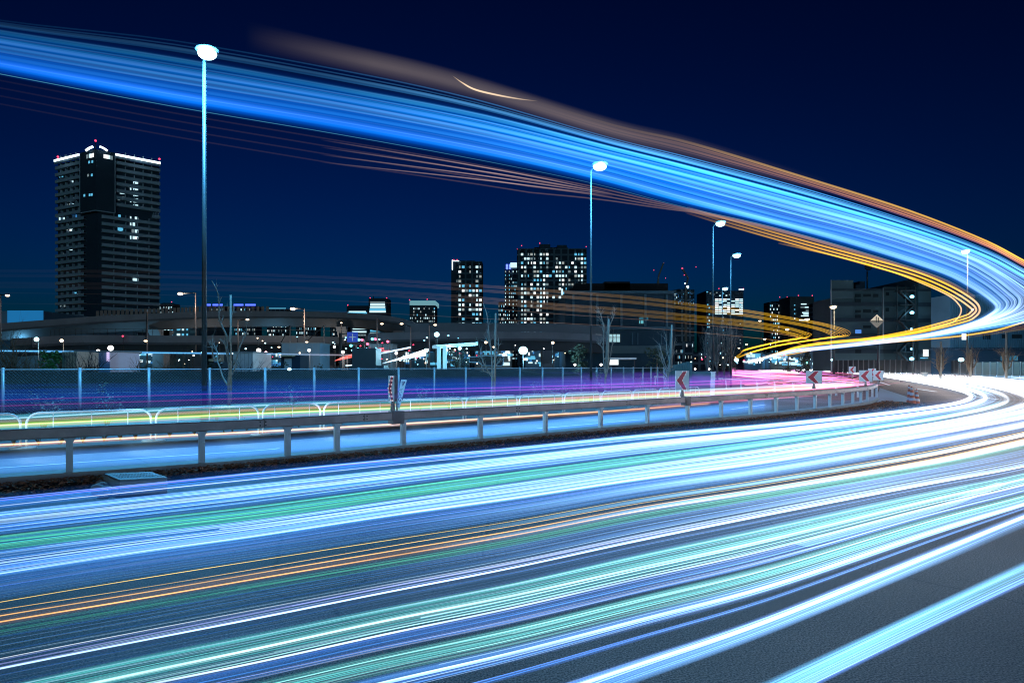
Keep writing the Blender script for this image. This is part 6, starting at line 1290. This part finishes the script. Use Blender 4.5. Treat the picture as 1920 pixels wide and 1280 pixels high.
# single distinct lines
def single(u, w, c, lb, b=1.0, wh_=.2, z=.65, glow=None, far=1.0, left=1.0):
    T = Trail(); mstr(T, u, z, w, prof(c, b * far, b * 1.2, b, b * left, wh_), k=.5)
    if glow: mstr(T, u, z, w * 5, prof(c, b * .1, b * .3, glow, glow, wh_), k=.6)
    T.build('light_trail', T_GLOW, lb, group='single coloured light lines on the near carriageway')
single(.03, 2.2, (.16, .28, 1.0), 'thin violet-blue line of light along the edge of the leaf strip', .9, .2)
single(.10, 1.2, (.7, .05, .16), 'thin red line of light beside the violet-blue edge line', .5, 0)
single(.36, 1.6, (.55, .6, .62), 'thin grey-white line of light under the drain box', .7, .3)
single(3.62, 1.0, (1, .62, .10), 'upper thin amber line of light on the dark asphalt', .75, .05)
single(3.80, 1.0, (1, .55, .10), 'second thin amber line of light on the dark asphalt', .75, .05)
single(3.93, 1.6, (1, .50, .10), 'thick orange line of light, upper one of the glowing pair', .75, .05, glow=.03)
single(4.06, 2.0, (1, .46, .10), 'thick orange line of light, lower one of the glowing pair', .85, .05, glow=.04)
single(4.80, 1.0, (.7, .75, .85), 'hair thin white line of light on the dark middle asphalt', .55, .4)
single(5.0, 2.4, WH, 'broad white line of light in the violet pair', .95, .7)
single(5.37, 3.2, (.6, .95, .95), 'bright mint line of light in the middle of the teal band', .8, .4)
single(5.53, 2.6, (.6, .8, 1), 'white-blue line of light at the top of the blue band under the teal', .9, .5, far=1)
single(6.93, 4.5, (.75, .9, 1), 'white core line of light crossing the lower right asphalt', .95, .6)
single(6.14, 4.0, (.6, .88, 1), 'pale cyan line of light at the lower middle edge', .7, .5)
# dense white head lamps through the bend
T = Trail()
for k in range(120):
    u = rn.choice((rn.uniform(.0, .16), rn.uniform(.78, 1.0), rn.uniform(1.8, 2.05), 2.32 + rn.gauss(0, .04), 2.62 + rn.gauss(0, .05), 2.95 + rn.gauss(0, .04), 3.3 + rn.gauss(0, .05), 3.72 + rn.gauss(0, .03), 4.02 + rn.gauss(0, .04))); b = rn.uniform(.10, .27); q = 1.0
    pr = [(0, (b, b, b)), (.36, (b, b, b * 1.02)), (.47, (.7 * b * q, .85 * b, b)), (.56, (.22 * b, .42 * b, .6 * b)), (.66, (.05 * b, .12 * b, .2 * b)), (.75, (0, 0, 0)), (1, (0, 0, 0))]
    mstr(T, u, .65 + rn.uniform(-.2, .2), rn.uniform(3, 8), pr, k=.85, clip=(0, int(.78 * NM)))
T.build('light_trail', T_GLOW, 'dense dazzling white head lamp streaks through the bend at the right', group='light trail bands on the near carriageway')

# ---- trails on the side carriageway and behind the guard rail
def pxtrail(name_lb, curves, grp='light trails beside the guard rail', m=T_GLOW):
    T = Trail()
    for pts_px, z, w, stops, k, ref in curves:
        N = 60; px = cr(pts_px, N); p = unproj(px, z); q = (p, radius(p, w, k, ref), ramp(np.linspace(0, 1, N), stops)); T.strand(*(run_on(*q, True) if px[0, 0] < 0 else q), 7)
    return T.build('light_trail', m, name_lb, group=grp)
rn = random.Random(8)
def L4(y0, y1, y2, y3, y4=None): return [(-260, y0 + (y0 - y1) * .5), (0, y0), (480, y1), (960, y2), (1440, y3)] + ([(1600, y4)] if y4 else [])
cv = []
for k in range(16):
    f = k / 15; y0, y1, y2, y3 = 705 + 66 * f, 703 + 54 * f, 700 + 42 * f, 697 + 24 * f; b = (.25 + .75 * math.exp(-((f - .55) / .32) ** 2)) * rn.uniform(.7, 1.2) * .10
    c = np.array((.003, .06, .62)) if f < .8 else np.array((.06, .05, .5)); pk = np.array((.25, .07, .55))
    cv.append((L4(y0, y1, y2, y3), 1.2 + rn.uniform(-.15, .15), rn.uniform(7, 12), [(0, c * b * .9), (.4, c * b), (.7, c * b * 1.5), (.85, (c + pk) * b), (1, pk * b)], .85, 16))
pxtrail('deep blue haze of light streaks low in front of the chain link fence', cv)
mg = np.array((.55, .02, .35))
for (ys, lb) in (((750, 736, 726, 711), 'upper thin magenta line of light across the fence'), ((761, 746, 731, 717), 'lower thin magenta line of light across the fence')):
    pxtrail(lb, [(L4(*ys), 1.15, 2.4, [(0, mg * .10), (.4, mg * .12), (.7, mg * .16 + np.array((.04, .01, .10))), (1, np.array((.25, .05, .2)))], .7, 16)])
cv = []
for k in range(13):
    f = k / 12; c = [(.10, .45, .62), (.10, .40, .30), (.22, .50, .12), (.20, .55, .20), (.06, .42, .55)][min(4, int(f * 5))]; c = np.array(c); pk = np.array((.6, .2, .35)) if k % 2 else np.array((.6, .7, .75))
    cv.append((L4(780 + 31 * f, 757 + 27 * f, 742 + 20 * f, 724 + 10 * f, 716 + 6 * f), .75 + rn.uniform(-.1, .1), rn.uniform(3, 6), [(0, c * .22), (.35, c * .22), (.55, c * .2), (.7, (c + pk) * .08), (1, pk * .10)], .8, 14))
pxtrail('cyan and green band of light running behind the guard rail beam', cv)
yg = np.array((.60, .85, .22))
pxtrail('bright yellow-green line of light just above the guard rail beam', [(L4(797, 775, 756, 731, 720), .75, 3.0, [(0, yg * .6), (.4, yg * .7), (.7, yg * .6), (1, np.array((.25, .25, .2)))], .6, 14), (L4(798, 776, 757, 732, 721), .75, 9, [(0, yg * .18), (.8, yg * .2), (1, yg * .2)], .6, 14)])
cyw = np.array((.45, .75, .85))
pxtrail('pale cyan line of light at the level of the pipe barrier tops', [(L4(785, 760, 744, 725.5, 716), .75, 3.4, [(0, cyw * .4), (.5, cyw * .40), (1, cyw * .3)], .6, 14)])
rd = np.array((.6, .07, .16))
pxtrail('dull red band of light above the yellow-green line', [(L4(790, 768, 751, 728.5, 718), .75, 7, [(0, rd * 0), (.25, rd * .15), (.5, rd * .4), (1, rd * .5)], .7, 16), (L4(800, 781, 761, 735, 723), .75, 5, [(0, rd * 0), (.5, rd * .25), (1, rd * .5)], .7, 16)])
og = np.array((1.0, .50, .25))
pxtrail('orange-pink line of light under the guard rail beam along the far kerb', [([(-260, 848), (0, 834), (240, 821), (480, 809), (720, 796), (960, 781.5), (1160, 769), (1330, 756)], .30, 3.2, [(0, og * .9), (.4, og * .95), (.75, og * .8), (1, og * .2)], .6, 13), ([(-260, 849), (0, 835), (240, 822), (480, 810), (720, 797), (960, 782.5), (1160, 770), (1330, 757)], .30, 9, [(0, og * .2), (.5, og * .2), (1, og * .1)], .6, 13)])
rd2 = np.array((.55, .16, .25))
pxtrail('reddish glow of light under the beam right of the large chevron board', [([(1150, 772), (1280, 757), (1400, 748), (1500, 741), (1590, 733)], .35, 8, [(0, rd2 * 0), (.4, rd2 * .4), (.7, rd2 * .4), (1, rd2 * .1)], .7, 25), ([(1330, 758), (1420, 748), (1500, 743), (1560, 738)], .3, 7, [(0, rd2 * 0), (.4, rd2 * .3), (1, rd2 * .0)], .7, 25)])
cv = []                                                   # car light on the side road asphalt, put in as low glowing strands
for k in range(12):
    f = k / 11; c = np.array((.03, .14, .42)); cv.append((L4(856 + 30 * f, 829 + 23 * f, 795 + 17 * f, 752 + 14 * f), .18, 17, [(0, c * .12), (.5, c * .16), (.85, c * .18), (1, c * .08)], .9, 12))
pxtrail('faint glowing strands put in as blue light low over the side carriageway', cv)
# pink tangle of tail lamps in the inner bend
rn = random.Random(13); PK = np.array((.60, .09, .20)); MGN = np.array((.45, .07, .46))
T = Trail()
for k in range(26):
    f = rn.random(); y0 = 690 + 16 * f; x1 = rn.uniform(1440, 1640); y1 = 694 + 24 * f + rn.uniform(-4, 4)
    if k % 3: g = [(1372, y0 - 2), (1420, y0 + 2 + rn.uniform(-2, 3)), ((1420 + x1) / 2, (y0 + y1) / 2 + rn.uniform(-3, 3)), (x1 - 20, y1 - 3), (x1, y1 + 2), (x1 - 14, y1 + 7), (x1 - 80, y1 + 11), (1330, min(735, y1 + 19))]
    else: g = [(1370, 694 + 10 * f), (1430, 697 + 12 * f), (1500, 700 + 12 * f + rn.uniform(-4, 4)), (1560, 704 + 11 * f), (1600, 708 + 10 * f), (1630, 713 + 7 * f), (1610, 719 + 4 * f), (1500, 729 + 3 * f)]
    c = PK if rn.random() < .6 else MGN; px = cr(g, 60); p = unproj(px, .85); b = rn.uniform(.3, 1.0); T.strand(p, radius(p, rn.choice((1.0, 1.3, 1.6, 2.2)), .75, 40), ramp(np.linspace(0, 1, 60), [(0, (c + .12) * b), (.6, (c + .1) * b), (1, c * b * .15)]), 5)
for k in range(9):
    y = 692 + k * 3.4; px = cr([(1372, y - 1), (1450, y), (1540, y + 3), (1620, y + 6)], 30); p = unproj(px, .85); c = PK * .7 + MGN * .3; T.strand(p, radius(p, 5, .8, 50), ramp(np.linspace(0, 1, 30), [(0, c * .2), (.5, c * .12), (1, c * .03)]))
for k in range(9):
    x = 1430 + k * 22 + rn.uniform(-8, 8); h = rn.uniform(5, 11); px = cr([(1370, 695 + k * .6), (x - 50, 700 + rn.uniform(-3, 3)), (x, 703 + h * .4), (x + 14, 708 + h * .7), (x + 2, 713 + h * .8), (x - 30, 716 + h * .7), (x + 30, 719 + h * .5), (x + 90, 716)], 60); p = unproj(px, .85); c = MGN if k % 2 else PK
    T.strand(p, radius(p, 1.5, .7, 36), ramp(np.linspace(0, 1, 60), [(0, c * .9), (.6, (c + .1) * .9), (1, c * .1)]), 5)
for k in range(3):
    px = cr([(1422, 693 + k), (1440, 695 + k), (1455, 694 + k), (1480, 696 + k), (1500, 698 + k)], 24); p = unproj(px, .85); T.strand(p, radius(p, 4, .8, 60), ramp(np.linspace(0, 1, 24), [(0, (.3, .3, .4)), (.5, (1.2, 1.1, 1.2)), (1, (.2, .2, .3))]))
T.build('light_trail', T_GLOW, 'tangle of pink and magenta tail lamp streaks inside the bend', group='light trails beside the guard rail')
# far trails
bl = np.array((.10, .42, .85))
T = Trail()
for x0, x1, ya, yb in ((-40, 700, 657, 666),):
    N = 40; xs = np.linspace(x0, x1, N); p = np.array([P(x, ya + (yb - ya) * (x - x0) / (x1 - x0), 55) for x in xs]); c = ramp(np.linspace(0, 1, N), [(0, bl), (.5, bl * .8), (.75, bl * .3 + .05), (1, (.2, .12, .1))]); T.strand(p, np.full(N, .045), c); T.strand(p, np.full(N, .14), c * .18)
T.build('light_trail', T_GLOW, 'thin straight blue line of light crossing behind the fence at the left', group='distant light trails behind the fence')
T = Trail()
for k in range(9):
    a, b = P(716 + k * 3, 681.5 - k * .7, 60), P(798, 655 + k * 1.4, 74); N = 20; p = np.linspace(np.array(a), np.array(b), N); c = ramp(np.linspace(0, 1, N), [(0, (.25, .4, .5)), (.6, (.7, .85, 1)), (1, (1.8, 1.9, 2))]); T.strand(p, np.linspace(.03, .05, N), c)
for k in range(3):
    a, b = P(700, 664 + k, 70), P(770, 650 + k, 82); N = 12; p = np.linspace(np.array(a), np.array(b), N); T.strand(p, np.full(N, .05), ramp(np.linspace(0, 1, N), [(0, (.2, .3, .4)), (1, (.6, .8, 1))]))
for k in range(3):
    a, b = P(648, 684.5 + k * .6, 60), P(694, 681.5 + k * .6, 60); p = np.linspace(np.array(a), np.array(b), 8); T.strand(p, np.full(8, .03), np.tile(np.array((.5, .75, .85)), (8, 1)))
T.build('light_trail', T_GLOW, 'bright white head lamp streaks rising to the cyan lamp behind the fence', group='distant light trails behind the fence')
T = Trail()
for k in range(6):
    a, b = P(628 + k * 2, 676 - k * 1.0, 62), P(660, 670 - k * 1.2, 68); p = np.linspace(np.array(a), np.array(b), 8); T.strand(p, np.full(8, .035), np.tile(np.array((.7, .10, .08)), (8, 1)))
for k in range(10):
    c = P(697 + k * 2.6, 657 + rn.uniform(-4, 3), 72); T.strand(np.array([c, c + Vector((rn.uniform(.2, .6), 0, rn.uniform(-.1, .1)))]), np.full(2, .06), np.tile(np.array((1.2, .10, .12)), (2, 1)))
T.build('light_trail', T_GLOW, 'short red tail lamp streaks among the distant signals', group='distant light trails behind the fence')

# head lamps of the side carriageway: cars running along the rail from the left
for px_ in (-330, -60, 160, 360, 560, 740, 900, 1060):
    def mid(x): q = G(x, lin([(-420, 906), (0, 868), (240, 850), (480, 834), (720, 816), (960, 798), (1200, 780), (1400, 764)], x)); q.z = .8; return q
    a, b = mid(px_), mid(px_ + 200); l = lamp('head_lamp', a, (.45, .8, 1), 340, None, .12, 110); l.rotation_euler = (b - a).to_track_quat('-Z', 'Y').to_euler()
